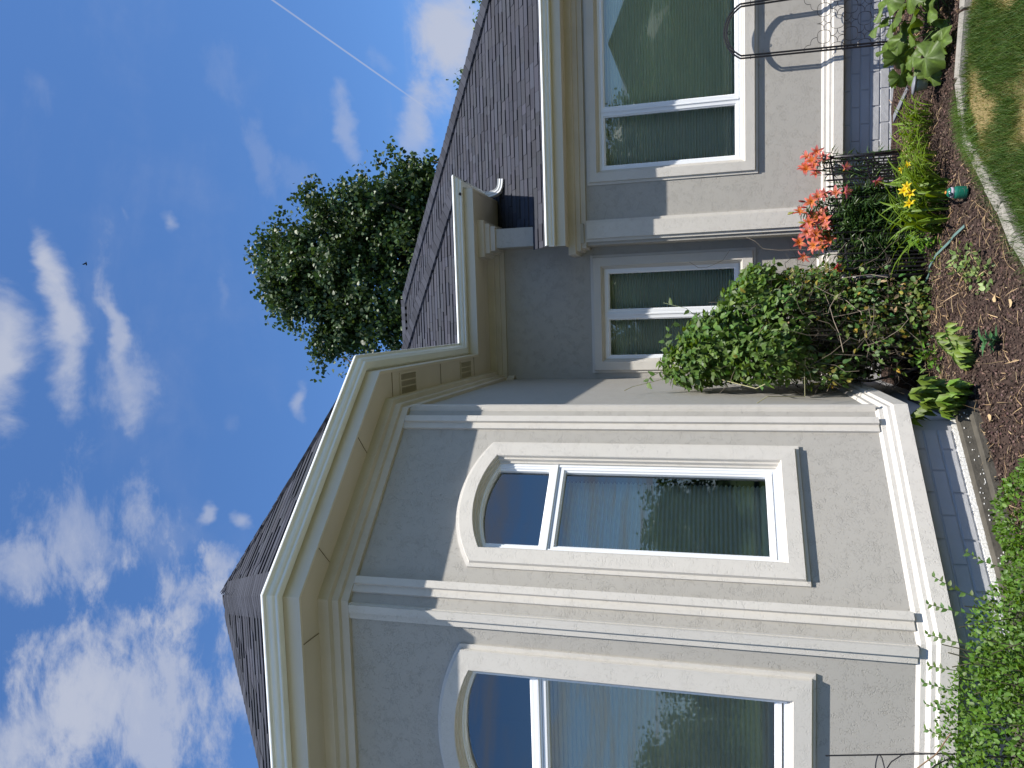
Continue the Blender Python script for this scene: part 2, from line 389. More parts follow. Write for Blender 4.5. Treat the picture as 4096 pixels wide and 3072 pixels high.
def tri_mesh(name, vs, fs, mt, col=None):
    me = bpy.data.meshes.new(name); me.vertices.add(len(vs)); me.vertices.foreach_set('co', np.asarray(vs, np.float32).ravel())
    me.loops.add(len(fs)*3); me.loops.foreach_set('vertex_index', np.asarray(fs, np.int32).ravel())
    me.polygons.add(len(fs)); me.polygons.foreach_set('loop_start', np.arange(0, len(fs)*3, 3, dtype=np.int32))
    me.materials.append(mt)
    if col is not None:
        at = me.color_attributes.new('tint', 'FLOAT_COLOR', 'POINT'); at.data.foreach_set('color', np.asarray(col, np.float32).ravel())
    me.update(calc_edges=True); return me
def leaf_objects(name, mt, pos, axis, nrm, length, width, tint, tpl, parent, nvar=6):
    """the same leaves as single objects sharing a few meshes"""
    a, b, n = leaf_frames(axis, nrm); V, F = tpl; N = len(pos)
    L_ = np.broadcast_to(np.asarray(length, float), (N,)); W_ = np.broadcast_to(np.asarray(width, float), (N,))
    order = np.argsort(tint.sum(1)); mes = []
    for k in range(nvar):
        t = tint[order[min(N-1, int((k+0.5)*N/nvar))]]
        mes.append(tri_mesh(name, V, F, mt, np.repeat(np.array([[*t, 1]]), len(V), 0)))
    rank = np.empty(N, int); rank[order] = np.arange(N)
    L0 = rootloc(parent)
    for i in range(N):
        o = link(name, mes[min(nvar-1, rank[i]*nvar//N)], parent)
        mm = Matrix.Identity(4)
        for r in range(3):
            mm[r][0] = a[i, r]*L_[i]; mm[r][1] = b[i, r]*W_[i]; mm[r][2] = n[i, r]*L_[i]; mm[r][3] = pos[i, r]-L0[r]
        o.matrix_local = mm
def rdir(n): return unit(rng.normal(size=(n, 3)))
def gtint(n, lo=0.7, hi=1.35, warm=0.12):
    v = rng.uniform(lo, hi, (n, 1)); h = rng.normal(0, warm, (n, 1))
    return np.clip(np.hstack([v*(1+h), v, v*(1-h*0.6)]), 0.05, 3)

# ------------------------------------------------------------------ ground
ground = MB().quad((-400, -400, -0.10), (400, -400, -0.10), (400, 400, -0.10), (-400, 400, -0.10)).build('ground', M_verge)
setp(ground, kind='structure')
setp(MB().box((-5.2, -6.0, -0.06), (6.4, 13.0, 0.1)).build('driveway', M_drive), kind='structure')
setp(MB().box((0, -15.8, -0.07), (160, 6.0, 0.08)).build('road', M_road), kind='structure')
setp(MB().box((6.0, -11.6, -0.06), (16.0, 1.3, 0.09)).build('pavement', M_drive), kind='structure')

# ------------------------------------------------------------------ the house
HOUSE = empty('house', (0, 7.5, 0), 'grey stucco house with cream trim, arched bay windows and a dark shingle roof', 'house')
WP = [(-4.184, 12), (-4.184, 5.035), (-3.149, 4.0), (-1.671, 4.0), (-0.636, 5.035), (-0.636, 7.78)]
RP = [(0.72, 7.78), (0.72, 7.512), (4.25, 7.512), (4.25, 12)]
ZS, ZR = 3.906, 2.976         # soffit heights, tall block and right wing
class Facet:
    def __init__(s, a, b):
        s.a = Vector((a[0], a[1], 0)); d = Vector((b[0]-a[0], b[1]-a[1], 0)); s.L = d.length; s.t = d.normalized(); s.n = Vector((s.t.y, -s.t.x, 0))
    def P(s, u, z, o=0.0): return s.a + s.t*u + s.n*o + Vector((0, 0, z))
    def rot(s): return Matrix((( s.t.x, -s.n.x, 0), (s.t.y, -s.n.y, 0), (0, 0, 1)))
def arch_loop(c, hw, zb, zs, za, n=16):
    pts = [(c-hw, zb), (c+hw, zb)]; sag = za-zs
    if sag < 1e-4: return pts + [(c+hw - 2*hw*i/n, zs) for i in range(n+1)]
    R_ = (hw*hw+sag*sag)/(2*sag); zc = za-R_; a0 = math.asin(min(1, hw/R_))
    return pts + [(c+R_*sin(a0-2*a0*i/n), zc+R_*cos(a0-2*a0*i/n)) for i in range(n+1)]
def lerp_shape(A, B, d):          # shape params moved d metres from outer A towards inner B
    w = A[1]-B[1]; k = d/w if w else 0
    return tuple(A[i]+(B[i]-A[i])*k for i in range(5))
def wall(name, f, z0, z1, hole=None):
    import bmesh
    b = bmesh.new()
    def loop(pts):
        vs = [b.verts.new(f.P(u, z) - Vector(HOUSE.location)) for u, z in pts]
        return [b.edges.new((vs[i], vs[(i+1) % len(vs)])) for i in range(len(vs))]
    es = loop([(0, z0), (f.L, z0), (f.L, z1), (0, z1)])
    if hole: es += loop(hole)
    bmesh.ops.triangle_fill(b, use_beauty=True, edges=es, normal=f.n)
    me = bpy.data.meshes.new(name); b.to_mesh(me); b.free(); me.materials.append(M_wall)
    return link(name, me, HOUSE)

def window(f, outer, inner, lites, bars, blinds, name='window'):
    """outer, inner: (centre, half width, bottom, spring, apex) of the stucco surround; lites: glass shapes; bars: mullions"""
    LP = lambda sh, o: [f.P(u, z, o) for u, z in arch_loop(*sh)]
    sh = lambda d: lerp_shape(outer, inner, d)
    w = outer[1]-inner[1]
    MB().ring([LP(outer, -0.01), LP(outer, 0.013), LP(sh(0.024), 0.015), LP(sh(0.028), 0.035), LP(sh(w-0.004), 0.037), LP(inner, 0.033),
               LP(sh(w+0.002), 0.012), LP(sh(w+0.013), 0.010), LP(sh(w+0.016), -0.012), LP(sh(w+0.027), -0.014), LP(sh(w+0.028), -0.10)]).build('window_surround', M_trim, HOUSE)
    fr = MB().ring([LP(sh(w+0.026), -0.09), LP(sh(w+0.026), -0.028), LP(sh(w+0.042), -0.028), LP(sh(w+0.043), -0.040), LP(sh(w+0.050), -0.040), LP(sh(w+0.050), -0.10)])
    wo = fr.build(name, M_vinyl, HOUSE)
    for (u0, u1, z0, z1) in bars:
        b = MB()
        b.box(f.P((u0+u1)/2, (z0+z1)/2, -0.060), (u1-u0, 0.055, z1-z0), f.rot())
        if z1-z0 > u1-u0:
            b.box(f.P(u0+(u1-u0)*0.5, (z0+z1)/2, -0.0295), ((u1-u0)*0.30, 0.012, z1-z0), f.rot())
        else:
            b.box(f.P((u0+u1)/2, z0+(z1-z0)*0.60, -0.0295), (u1-u0, 0.012, (z1-z0)*0.36), f.rot())
        b.build('mullion', M_vinyl, wo)
    for L_ in lites:
        c, hw, zb, zs, za = L_
        g = lambda d: (c, hw+d, zb-d, zs+d, za+d)
        MB().ring([LP(g(0.036), -0.10), LP(g(0.036), -0.036), LP(g(0.034), -0.034), LP(g(0.012), -0.034), LP(g(0.009), -0.042), LP(g(0.0), -0.046), LP(g(0.0), -0.075)]).build('sash', M_vinyl, wo)
        MB().ring([LP(g(0.047), -0.052), LP(g(0.0345), -0.052)]).build('gasket', M_gasket, wo)
        pts = LP(g(0.001), -0.068)
        MB().add(pts, [tuple(range(len(pts)))]).build('pane', M_glass, wo)
    for (u0, u1, z0, z1) in blinds:
        vs = []; fs = []; n = int((z1-z0)/0.0135)
        for i in range(n+1):
            z = z1-(z1-z0)*i/n; o = -0.19 + (0.015 if i % 2 else -0.015)
            vs += [f.P(u0, z, o), f.P(u1, z, o)]
        fs = [(2*i, 2*i+1, 2*i+3, 2*i+2) for i in range(n)]
        bl = MB().add(vs, fs)
        bl.box(f.P((u0+u1)/2, z1+0.012, -0.19), (u1-u0, 0.04, 0.026), f.rot()); bl.box(f.P((u0+u1)/2, z0-0.008, -0.19), (u1-u0, 0.03, 0.018), f.rot())
        bl.build('blind', M_blind if u1-u0 > 1.2 else M_shade, wo)
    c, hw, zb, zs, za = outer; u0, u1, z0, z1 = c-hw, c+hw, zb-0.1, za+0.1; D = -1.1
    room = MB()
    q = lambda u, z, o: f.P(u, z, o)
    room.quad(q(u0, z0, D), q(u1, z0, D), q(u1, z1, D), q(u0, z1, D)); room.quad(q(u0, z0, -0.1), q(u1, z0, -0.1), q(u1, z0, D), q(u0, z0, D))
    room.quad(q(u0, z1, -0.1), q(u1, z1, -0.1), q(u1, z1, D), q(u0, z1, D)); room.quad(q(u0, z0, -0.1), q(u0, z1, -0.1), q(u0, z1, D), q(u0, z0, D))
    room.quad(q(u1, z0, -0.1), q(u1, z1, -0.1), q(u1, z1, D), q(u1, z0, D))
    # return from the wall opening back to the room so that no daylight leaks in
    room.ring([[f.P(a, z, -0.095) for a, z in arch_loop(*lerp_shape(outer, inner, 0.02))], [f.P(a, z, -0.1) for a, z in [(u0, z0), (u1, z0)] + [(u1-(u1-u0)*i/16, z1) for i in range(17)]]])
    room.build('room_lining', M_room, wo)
    return wo
hole_of = lambda outer: arch_loop(*(outer[0], outer[1]-0.012, outer[2]+0.012, outer[3]-0.006, outer[4]-0.012))

fA = Facet((-3.149, 4.0), (-1.671, 4.0)); fB = Facet((-1.671, 4.0), (-0.636, 5.035)); fC = Facet((-0.636, 5.035), (-0.636, 7.78))
fD = Facet((-4.184, 5.035), (-3.149, 4.0)); fE = Facet((-0.636, 7.78), (0.74, 7.78)); fR = Facet((0.72, 7.512), (4.25, 7.512))
fRs = Facet((0.72, 7.78), (0.72, 7.512)); fL = Facet((-4.184, 12), (-4.184, 5.035)); fRr = Facet((4.25, 7.512), (4.25, 12))
cA, cB = 0.739, 0.728
oA, iA = (cA, 0.540, 1.100, 3.043, 3.196), (cA, 0.392, 1.214, 2.985, 3.083)
oB, iB = (cB, 0.460, 1.100, 3.047, 3.198), (cB, 0.338, 1.212, 2.992, 3.083)
oE, iE = (0.667, 0.607, 1.190, 2.818, 2.818), (0.667, 0.490, 1.320, 2.708, 2.708)
cR = 1.975
oR, iR = (cR, 1.395, 1.182, 2.790, 2.790), (cR, 1.280, 1.300, 2.690, 2.690)
Z0W = 0.44
wall('wall', fA, Z0W, ZS, hole_of(oA)); wall('wall', fB, Z0W, ZS, hole_of(oB)); wall('wall', fC, Z0W, ZS); wall('wall', fD, Z0W, ZS)
wall('wall', fE, Z0W, ZS, hole_of(oE)); wall('wall', fR, Z0W, ZR, hole_of(oR)); wall('wall', fRs, Z0W, ZR); wall('wall', fL, Z0W, ZS); wall('wall', fRr, Z0W, ZR)

def arch_window(f, o, i, ghw):
    c = o[0]; sag = (o[4]-o[3])*(ghw/o[1])**2
    window(f, o, i, [(c, ghw, 1.297, 2.532, 2.532), (c, ghw+0.003, 2.640, 3.040-sag, 3.040)],
           [(c-ghw-0.05, c+ghw+0.05, 2.570, 2.604)], [(c-ghw-0.02, c+ghw+0.02, 1.31, 2.57)])
arch_window(fA, oA, iA, 0.338); arch_window(fB, oB, iB, 0.266)
window(fE, oE, iE, [(0.422, 0.182, 1.393, 2.632, 2.632), (0.899, 0.182, 1.393, 2.632, 2.632)], [(0.640, 0.681, 1.36, 2.67)], [(0.20, 1.13, 1.36, 2.66)])
RX = 0.72
window(fR, oR, iR, [(1.722-RX, 0.232, 1.384, 2.610, 2.610), (2.70-RX, 0.645, 1.384, 2.610, 2.610), (3.678-RX, 0.232, 1.384, 2.610, 2.610)],
       [(1.990-RX, 2.019-RX, 1.35, 2.645), (3.381-RX, 3.410-RX, 1.35, 2.645)], [(1.49-RX, 2.0-RX, 1.39, 2.60), (2.04-RX, 3.37-RX, 1.39, 2.61), (3.40-RX, 3.93-RX, 1.39, 2.60)])

# trims ------------------------------------------------------------
def frieze_prof(z): return [(-0.02, z-0.166), (0.026, z-0.166), (0.028, z-0.120), (0.052, z-0.114), (0.054, z-0.072), (0.088, z-0.066), (0.095, z+0.004), (-0.02, z+0.004)]
MB().sweep(WP + [(0.74, 7.78), (0.74, 7.46), (0.93, 7.46), (0.93, 9.0)], frieze_prof(ZS)).build('frieze', M_frieze, HOUSE)
MB().sweep(RP, frieze_prof(ZR)).build('frieze', M_frieze, HOUSE)
wt = [(-0.06, 0.640), (0.0, 0.632), (0.016, 0.614), (0.017, 0.590), (0.035, 0.570), (0.036, 0.550), (0.050, 0.535), (0.052, 0.455), (-0.08, 0.455)]
MB().sweep(WP+RP, wt).build('water_table', M_trim, HOUSE)
MB().box((0.835, 7.62, 3.36), (0.19, 0.32, 1.06)).build('pilaster', M_wall, HOUSE)
def strip(f, t1, t2, z0, z1, o1=0.019, o2=0.041):
    b = MB()
    b.box(f.P((t1[0]+t1[1])/2, (z0+z1)/2, o1/2-0.004), (t1[1]-t1[0], o1+0.008, z1-z0), f.rot())
    b.box(f.P((t2[0]+t2[1])/2, (z0+z1)/2-0.006, o2/2), (t2[1]-t2[0], o2, z1-z0-0.012), f.rot())
    b.build('pilaster', M_trim, HOUSE)
strip(fB, (0.060, 0.156), (0.104, 0.150), 0.628, ZS-0.163); strip(fB, (1.300, 1.398), (1.346, 1.393), 0.628, ZS-0.163)
strip(fA, (fA.L-0.096, fA.L-0.002), (fA.L-0.052, fA.L-0.006), 0.628, ZS-0.163); strip(fA, (0.004, 0.098), (0.010, 0.056), 0.628, ZS-0.163)
strip(fC, (0.006, 0.10), (0.012, 0.060), 0.628, ZS-0.163); strip(fC, (2.66, 2.745), (2.70, 2.74), 3.66, ZS-0.163)
strip(fR, (0.030, 0.240), (0.060, 0.211), 0.628, ZR-0.163, 0.024, 0.048)
# soffit, fascia, gutters ------------------------------------------
EP = [(-4.184, 12), (-4.184, 5.035), (-3.149, 4.0), (-1.671, 4.0), (-0.636, 5.035), (-0.636, 7.54), (1.02, 7.54), (1.02, 8.9)]
ER = [(0.70, 7.512), (4.25, 7.512), (4.25, 12)]
def eaves(path, z):
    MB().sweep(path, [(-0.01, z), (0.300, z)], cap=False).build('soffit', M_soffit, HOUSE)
    MB().sweep(path, [(0.278, z-0.004), (0.300, z-0.006), (0.302, z+0.10), (0.296, z+0.15), (0.27, z+0.15)]).build('fascia', M_fascia, HOUSE)
    MB().sweep(path, [(0.304, z+0.160), (0.304, z+0.100), (0.322, z+0.088), (0.368, z+0.086), (0.374, z+0.090), (0.375, z+0.103), (0.378, z+0.105),
                      (0.388, z+0.112), (0.394, z+0.122), (0.397, z+0.136), (0.402, z+0.143), (0.416, z+0.147), (0.421, z+0.149), (0.422, z+0.156), (0.410, z+0.170), (0.404, z+0.170),
                      (0.405, z+0.150), (0.37, z+0.105), (0.325, z+0.103), (0.308, z+0.160)]).build('gutter', M_gutter, HOUSE)
eaves(EP, ZS); eaves(ER, ZR)
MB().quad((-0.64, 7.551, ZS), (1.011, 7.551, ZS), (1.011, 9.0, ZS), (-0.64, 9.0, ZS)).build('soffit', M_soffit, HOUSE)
# fine dark panel joints of the soffit at the bay corner
def joint(p, q, z=ZS):
    p = Vector((*p, z-0.0035)); q = Vector((*q, z-0.0035)); d = (q-p).normalized()
    MB().box((p+q)/2, ((q-p).length, 0.003, 0.004), Matrix.Rotation(atan2(d.y, d.x), 3, 'Z')).build('panel_joint', M_joint, HOUSE)
for f, u in ((fB, 0.20), (fA, fA.L-0.17), (fB, 1.02)):
    a = f.P(u, 0, 0.10); b = f.P(u+0.005, 0, 0.275); joint((a.x, a.y), (b.x, b.y))
for y in (5.12, 6.15, 7.1): joint((-0.54, y), (-0.36, y))
# soffit vents
for y in (5.424, 6.842):
    v = MB(); x0, x1, y0, y1 = -0.552, -0.372, y-0.165, y+0.165; z = ZS-0.004
    for a in (x0+0.007, x1-0.007): v.box((a, y, z), (0.014, y1-y0, 0.008))
    for b in (y0+0.007, y1-0.007): v.box(((x0+x1)/2, b, z), (x1-x0-0.028, 0.014, 0.008))
    for a in (x0+0.068, x0+0.116): v.box((a, y, z+0.001), (0.010, y1-y0-0.028, 0.006))
    vo = v.build('soffit_vent', M_soffit, HOUSE)
    MB().quad((x0+0.01, y0+0.01, ZS-0.001), (x1-0.01, y0+0.01, ZS-0.001), (x1-0.01, y1-0.01, ZS-0.001), (x0+0.01, y1-0.01, ZS-0.001)).build('vent_mesh', M_joint, vo)
    lme = MB().box((0, 0, 0), (0.150, 0.012, 0.0035), Matrix.Rotation(0.5, 3, 'X')).build('louvre', M_soffit, None, mesh_only=True)
    for i in range(15):
        o = link('louvre', lme, vo); o.location = Vector(((x0+x1)/2, y0+0.025+i*(y1-y0-0.05)/14, ZS-0.005)) - Vector(HOUSE.location)
# downspout elbow hanging from the end of the tall gutter over the lower roof
el = MB(); pts = [(1.375, 8.02, 4.02), (1.375, 8.02, 3.96), (1.380, 8.02, 3.915), (1.392, 8.02, 3.875), (1.415, 8.02, 3.842), (1.45, 8.02, 3.825), (1.49, 8.02, 3.818), (1.53, 8.02, 3.815)]
el2 = MB(); n = len(pts)
prof = []
for k in range(24):
    a = 2*pi*k/24; c_, s_ = cos(a), sin(a); m_ = max(abs(c_)/0.052, abs(s_)/0.036); r = 1/m_*(0.93 if k % 2 else 1.0); prof.append((r*c_, r*s_))
vs = []; fs = []
for i, p in enumerate(pts):
    p = Vector(p); t = (Vector(pts[min(i+1, n-1)])-Vector(pts[max(i-1, 0)])).normalized(); a = Vector((0, 1, 0)); b = t.cross(a).normalized(); a = b.cross(t)
    vs += [p+a*x+b*y for x, y in prof]
for i in range(n-1):
    for k in range(24): fs.append((i*24+k, i*24+(k+1) % 24, (i+1)*24+(k+1) % 24, (i+1)*24+k))
el2.add(vs, fs).build('downspout', M_alu, HOUSE)

# roofs ------------------------------------------------------------
deck = MB(); SHINGLES = []; CAPS = []
def in_poly_spans(poly, v):
    xs = []
    for i in range(len(poly)):
        (u0, v0), (u1, v1) = poly[i], poly[(i+1) % len(poly)]
        if (v0 <= v) != (v1 <= v): xs.append(u0+(u1-u0)*(v-v0)/(v1-v0))
    xs.sort(); return list(zip(xs[::2], xs[1::2]))
def roof_plane(P0, ud, inward, s, poly, e=0.105, shingle=True, big=0):
    """poly in (u along the eave, plan distance up the roof)"""
    P0 = Vector(P0); ud = Vector(ud).normalized(); k = sqrt(1+s*s); vd = (Vector(inward).normalized()+Vector((0, 0, s)))/k; nd = ud.cross(vd)
    if nd.z < 0: nd = -nd
    pl = [(u, t*k) for u, t in poly]
    deck.quad(*[P0+ud*u+vd*v for u, v in pl])
    if not shingle: return
    vmax = max(v for u, v in pl); row = 0; v = 0.0
    while v < vmax-0.02:
        for (a, b) in in_poly_spans(pl, min(v+e*0.5, vmax-0.005)):
            u = a - rng.uniform(0, 0.2)
            while u < b:
                w = rng.choice([0.10, 0.13, 0.165, 0.2, 0.24, 0.30]); u0, u1 = max(u, a), min(u+w, b); u += w
                if u1-u0 < 0.015: continue
                h = (0.012 if e < 0.12 else 0.009) + (0.006 if rng.random() < 0.45 else 0) + rng.uniform(0, 0.002); sh = rng.choice([0.82, 0.92, 0.98, 1.03, 1.10, 1.22])
                dv = rng.uniform(-0.003, 0.004)
                q = lambda uu, vv, hh: P0+ud*uu+vd*vv+nd*hh
                top = min(v+e+0.02, vmax)
                vs = [q(u0, v+dv, h), q(u1-0.002, v+dv, h), q(u1-0.002, top, 0.006), q(u0, top, 0.006), q(u0, v+dv, 0.0), q(u1-0.002, v+dv, 0.0), q(u1-0.002, top, 0), q(u0, top, 0)]
                SHINGLES.append((vs, (sh*rng.uniform(0.97, 1.05), sh, sh*rng.uniform(0.97, 1.08)), big*(v < 1.3) , (vs[0]-Vector((0, 0, 1.6))).length))
        v += e; row += 1
def hip_caps(p, q, n1, n2, w=0.13, e=0.11, h=1.0):
    p, q = Vector(p), Vector(q); d = (q-p).normalized(); L_ = (q-p).length; t = 0
    while t < L_-(0.16 if h > 0.9 else 0.42):
        a = p+d*t; b = p+d*min(t+e+0.05, L_); u_ = Vector((0, 0, 1))
        l = (n1 - d*n1.dot(d)).normalized(); r = (n2 - d*n2.dot(d)).normalized()
        vs = [a+u_*0.075*h, a+l*w+u_*0.050*h, b+l*w+u_*0.042*h, b+u_*0.062*h, a+r*w+u_*0.050*h, b+r*w+u_*0.042*h, a+u_*0.012, a+l*w-u_*0.024, a+r*w-u_*0.024, b+l*w-u_*0.03, b+r*w-u_*0.03]
        sh = rng.choice([0.75, 0.95, 1.15]); CAPS.append((vs, (sh, sh, sh*1.03))); t += e
SB, ST, SR = 0.915, 0.79, 0.785; ZE, ZER = ZS+0.150, ZR+0.150; oe = 0.33; kx = oe*0.4142
apexd = 2.105; AP = Vector((-2.47, 3.67+apexd, ZE+SB*apexd))
cAB = Vector((-1.671+kx, 4-oe, ZE)); cAD = Vector((-3.149-kx, 4-oe, ZE)); cBC = Vector((-0.636+oe, 5.035-kx, ZE)); cDL = Vector((-4.184-oe, 5.035-kx, ZE))
LA = (cAB-cAD).length; LB_ = (cBC-cAB).length; r2 = sqrt(.5)
roof_plane(cAD, (1, 0, 0), (0, 1, 0), SB, [(0, 0), (LA, 0), (LA/2-0.06, apexd)], e=0.14)
roof_plane(cAB, (r2, r2, 0), (-r2, r2, 0), SB, [(0, 0), (LB_, 0), (LB_/2, apexd)], e=0.14)
roof_plane(cBC, (0, 1, 0), (-1, 0, 0), SB, [(0, 0), (2.5, 0), (4.5, apexd), (LB_/2, apexd)])
roof_plane(cDL, (r2, -r2, 0), (r2, r2, 0), SB, [(0, 0), (LB_, 0), (LB_/2, apexd)], shingle=False)
deck.quad(cDL, AP, AP+Vector((0, 6, 0)), cDL+Vector((0, 7, 0)))
deck.quad(cBC+Vector((0, 2.5, 0)), cBC+Vector((0, 7, 0)), AP+Vector((0, 6, 0)), AP+Vector((0, 2, 0)))
roof_plane((-0.75, 7.21, ZE), (1, 0, 0), (0, 1, 0), ST, [(-0.3, 0), (2.10, 0), (-0.90, 3.0), (-0.3, 3.0)][:3] + [(-0.9, 1.2)], big=1)
deck.quad((1.35, 7.21, ZE), (1.35, 10.2, ZE), (-1.65, 10.2, ZE+ST*3.0))
roof_plane((0.70, 7.18, ZER), (1, 0, 0), (0, 1, 0), SR, [(0, 0), (3.9, 0), (-0.32, 4.22), (-2.3, 4.22), (-2.3, 3.2), (0.24, 1.2), (0.24, 0.28), (0, 0.28)], big=1)
deck.quad((4.6, 7.18, ZER), (4.6, 15.6, ZER), (0.38, 11.4, ZER+SR*4.22)); deck.quad((0.38, 11.4, ZER+SR*4.22), (4.6, 15.6, ZER), (-2.4, 15.6, ZER), (-2.4, 11.4, ZER+SR*4.22))
hip_caps(cAB, AP, Vector((-1, 0.35, 0.3)), Vector((r2, r2, 0.3)), 0.14, h=0.4); hip_caps(cBC, AP, Vector((-r2, -r2, 0.25)), Vector((0, 1, 0.3)), 0.13, h=0.4)
hip_caps(cAD, AP, Vector((1, 0.35, 0.3)), Vector((-r2, r2, 0.3)), 0.14, h=0.4)
hip_caps((1.35, 7.21, ZE), (-1.2, 9.76, ZE+ST*2.55), Vector((-1, 0, 0)), Vector((0, 1, 0)), 0.12); hip_caps((4.6, 7.18, ZER), (0.38, 11.4, ZER+SR*4.22), Vector((-1, 0, 0)), Vector((0, 1, 0)), 0.13)
hip_caps((0.38, 11.4, ZER+SR*4.22), (-2.3, 11.4, ZER+SR*4.22), Vector((0, -1, -0.78)), Vector((0, 1, -0.78)), 0.13)
ROOF = deck.build('roof', M_deck, HOUSE)
SF = [(0, 1, 2, 3), (0, 4, 5, 1), (0, 3, 7, 4), (1, 5, 6, 2)]
SHINGLES.sort(key=lambda r: (-r[2], r[3]))
rest = MB()
for i, (vs, c, b, d) in enumerate(SHINGLES):
    if i < 300:
        o = MB(); o.tint = c; o.add(vs, SF).build('shingle', M_shing, ROOF)
    else: rest.tint = c; rest.add(vs, SF)
rest.build('shingles', M_shing, ROOF)['kind'] = 'stuff'
for vs, c in CAPS:
    o = MB(); o.tint = c; o.add(vs, [(0, 1, 2, 3), (0, 3, 5, 4), (0, 6, 7, 1), (0, 4, 8, 6), (1, 7, 9, 2), (4, 5, 10, 8)]).build('hip_shingle', M_shing, ROOF)

# foundation -------------------------------------------------------
FND = MB().sweep(WP+RP, [(-0.056, 0.46), (-0.056, -0.3)], cap=False).build('foundation', M_mortar, HOUSE)
def brick_mesh(L_, H_, seed):
    r = np.random.default_rng(seed); nx, nz = 9, 4; vs = []; fs = []
    for j in range(nz+1):
        for i in range(nx+1):
            e = i in (0, nx) or j in (0, nz); d = 0.0 if e else -0.0065-r.uniform(0, 0.0018)
            fx = lambda k, n_, D_: 0.0 if k == 0 else (1.0 if k == n_ else 0.004/D_+(k-1)/(n_-2)*(1-0.008/D_)); vs.append(((fx(i, nx, L_)-0.5)*L_, d, (fx(j, nz, H_)-0.5)*H_))
    for j in range(nz):
        for i in range(nx): a = j*(nx+1)+i; fs.append((a, a+1, a+nx+2, a+nx+1))
    return MB().add(vs, fs).build('brick', M_found, None, mesh_only=True)
BM = [brick_mesh(0.292, 0.072, k) for k in range(5)]; BH = [brick_mesh(0.14, 0.072, 9)]
def bricks(f, u0, u1, rows, off=-0.0565):
    R4 = f.rot().to_4x4()
    for r in range(rows):
        u = u0 - (0.15 if r % 2 else 0)
        while u < u1-0.02:
            full = u >= u0-0.001 and u+0.30 <= u1+0.05
            c_ = u+0.15 if full else (u+0.225 if u < u0 else u+0.075)
            if c_ < u1:
                o = link('brick', random.choice(BM) if full else BH[0], FND)
                o.matrix_local = Matrix.Translation(f.P(c_, 0.455-0.04-r*0.080, off)-Vector(HOUSE.location)) @ R4
            u += 0.30
bricks(fR, 0.05, 3.2, 6); bricks(fB, 0.02, 1.44, 6, -0.0565); bricks(fE, 0.02, 1.36, 6)
# dark concrete footing courses and the ragged edge of old white paint along the bay
ft = MB(); fo = [(-0.055, 0.185), (0.015, 0.180), (0.018, 0.125), (0.070, 0.120), (0.074, -0.2)]
ft.sweep([(-4.184, 5.035), (-3.149, 4.0), (-1.671, 4.0), (-0.636, 5.035), (-0.636, 6.2)], fo).build('footing', M_conc, HOUSE)
pd = MB()
for i in range(150):
    u = 0.30+i/150*1.15; h = rng.uniform(0.006, 0.022)*(1+0.8*max(0, sin(u*5))); w = rng.uniform(0.008, 0.016)
    pd.box(fB.P(u, 0.200-h/2, -0.050), (w, 0.010+rng.uniform(0, 0.012), 0.02+h), fB.rot())
for i in range(46):
    u = rng.uniform(0.2, 1.45); pd.box(fB.P(u, rng.uniform(0.13, 0.175), 0.016+rng.uniform(0, 0.004)), (rng.uniform(0.003, 0.012), 0.004, rng.uniform(0.002, 0.005)), fB.rot())
pd.build('paint_drips', M_paint, HOUSE)['kind'] = 'stuff'

# ------------------------------------------------------------------ garden bed, kerb, lawn
KP = np.array([(5.5, 5.46), (2.9, 5.56), (1.985, 5.665), (1.75, 5.735), (1.5, 5.77), (1.30, 5.74), (1.10, 5.60), (0.95, 5.43), (0.80, 5.24), (0.66, 5.05), (0.5, 4.865), (0.33, 4.67), (0.2, 4.48), (-0.1, 4.02), (-0.5, 3.3), (-1.0, 2.2), (-1.6, 0.5)])
def kerb_dist(x, y):       # >0 on the house side
    best = np.full(np.shape(x), 1e9); sg = np.zeros(np.shape(x))
    for i in range(len(KP)-1):
        a, b = KP[i], KP[i+1]; d = b-a; t = np.clip(((x-a[0])*d[0]+(y-a[1])*d[1])/(d@d), 0, 1)
        px, py = a[0]+t*d[0]-x, a[1]+t*d[1]-y; q = np.hypot(px, py); c = d[0]*(y-a[1])-d[1]*(x-a[0])
        m_ = q < best; best = np.where(m_, q, best); sg = np.where(m_, np.sign(-c), sg)
    return best*sg
def vnoise(x, y, s, seed=0):
    r = np.random.default_rng(seed); out = 0
    for k in range(6):
        a, f, p = r.uniform(0, 2*pi), s*r.uniform(0.6, 1.8), r.uniform(0, 6.3)
        out = out + np.sin((x*cos(a)+y*sin(a))*f+p)
    return out/6
def bed_z(x, y): return 0.0 + 0.016*vnoise(x, y, 9, 1) + 0.012*vnoise(x, y, 27, 2) + 0.03*np.clip((y-6.6)/1.0, 0, 1) + 0.095*np.clip(1-((x-y+5.72)*0.7071)/0.75, 0, 1)*np.clip((6.6-y)/0.8, 0, 1)
def lawn_z(x, y): return -0.030 + 0.010*vnoise(x, y, 5, 3)
def dryf(x, y): return vnoise(x, y, 4.5, 5)*1.25 + vnoise(x, y, 13, 6)*0.7 + np.clip((x-0.80)*1.5, -0.5, 0.62) - 0.9*np.exp(-((x-1.55)**2+(y-4.75)**2)/0.05) - np.clip((4.75-y)*1.2, 0, 0.6)
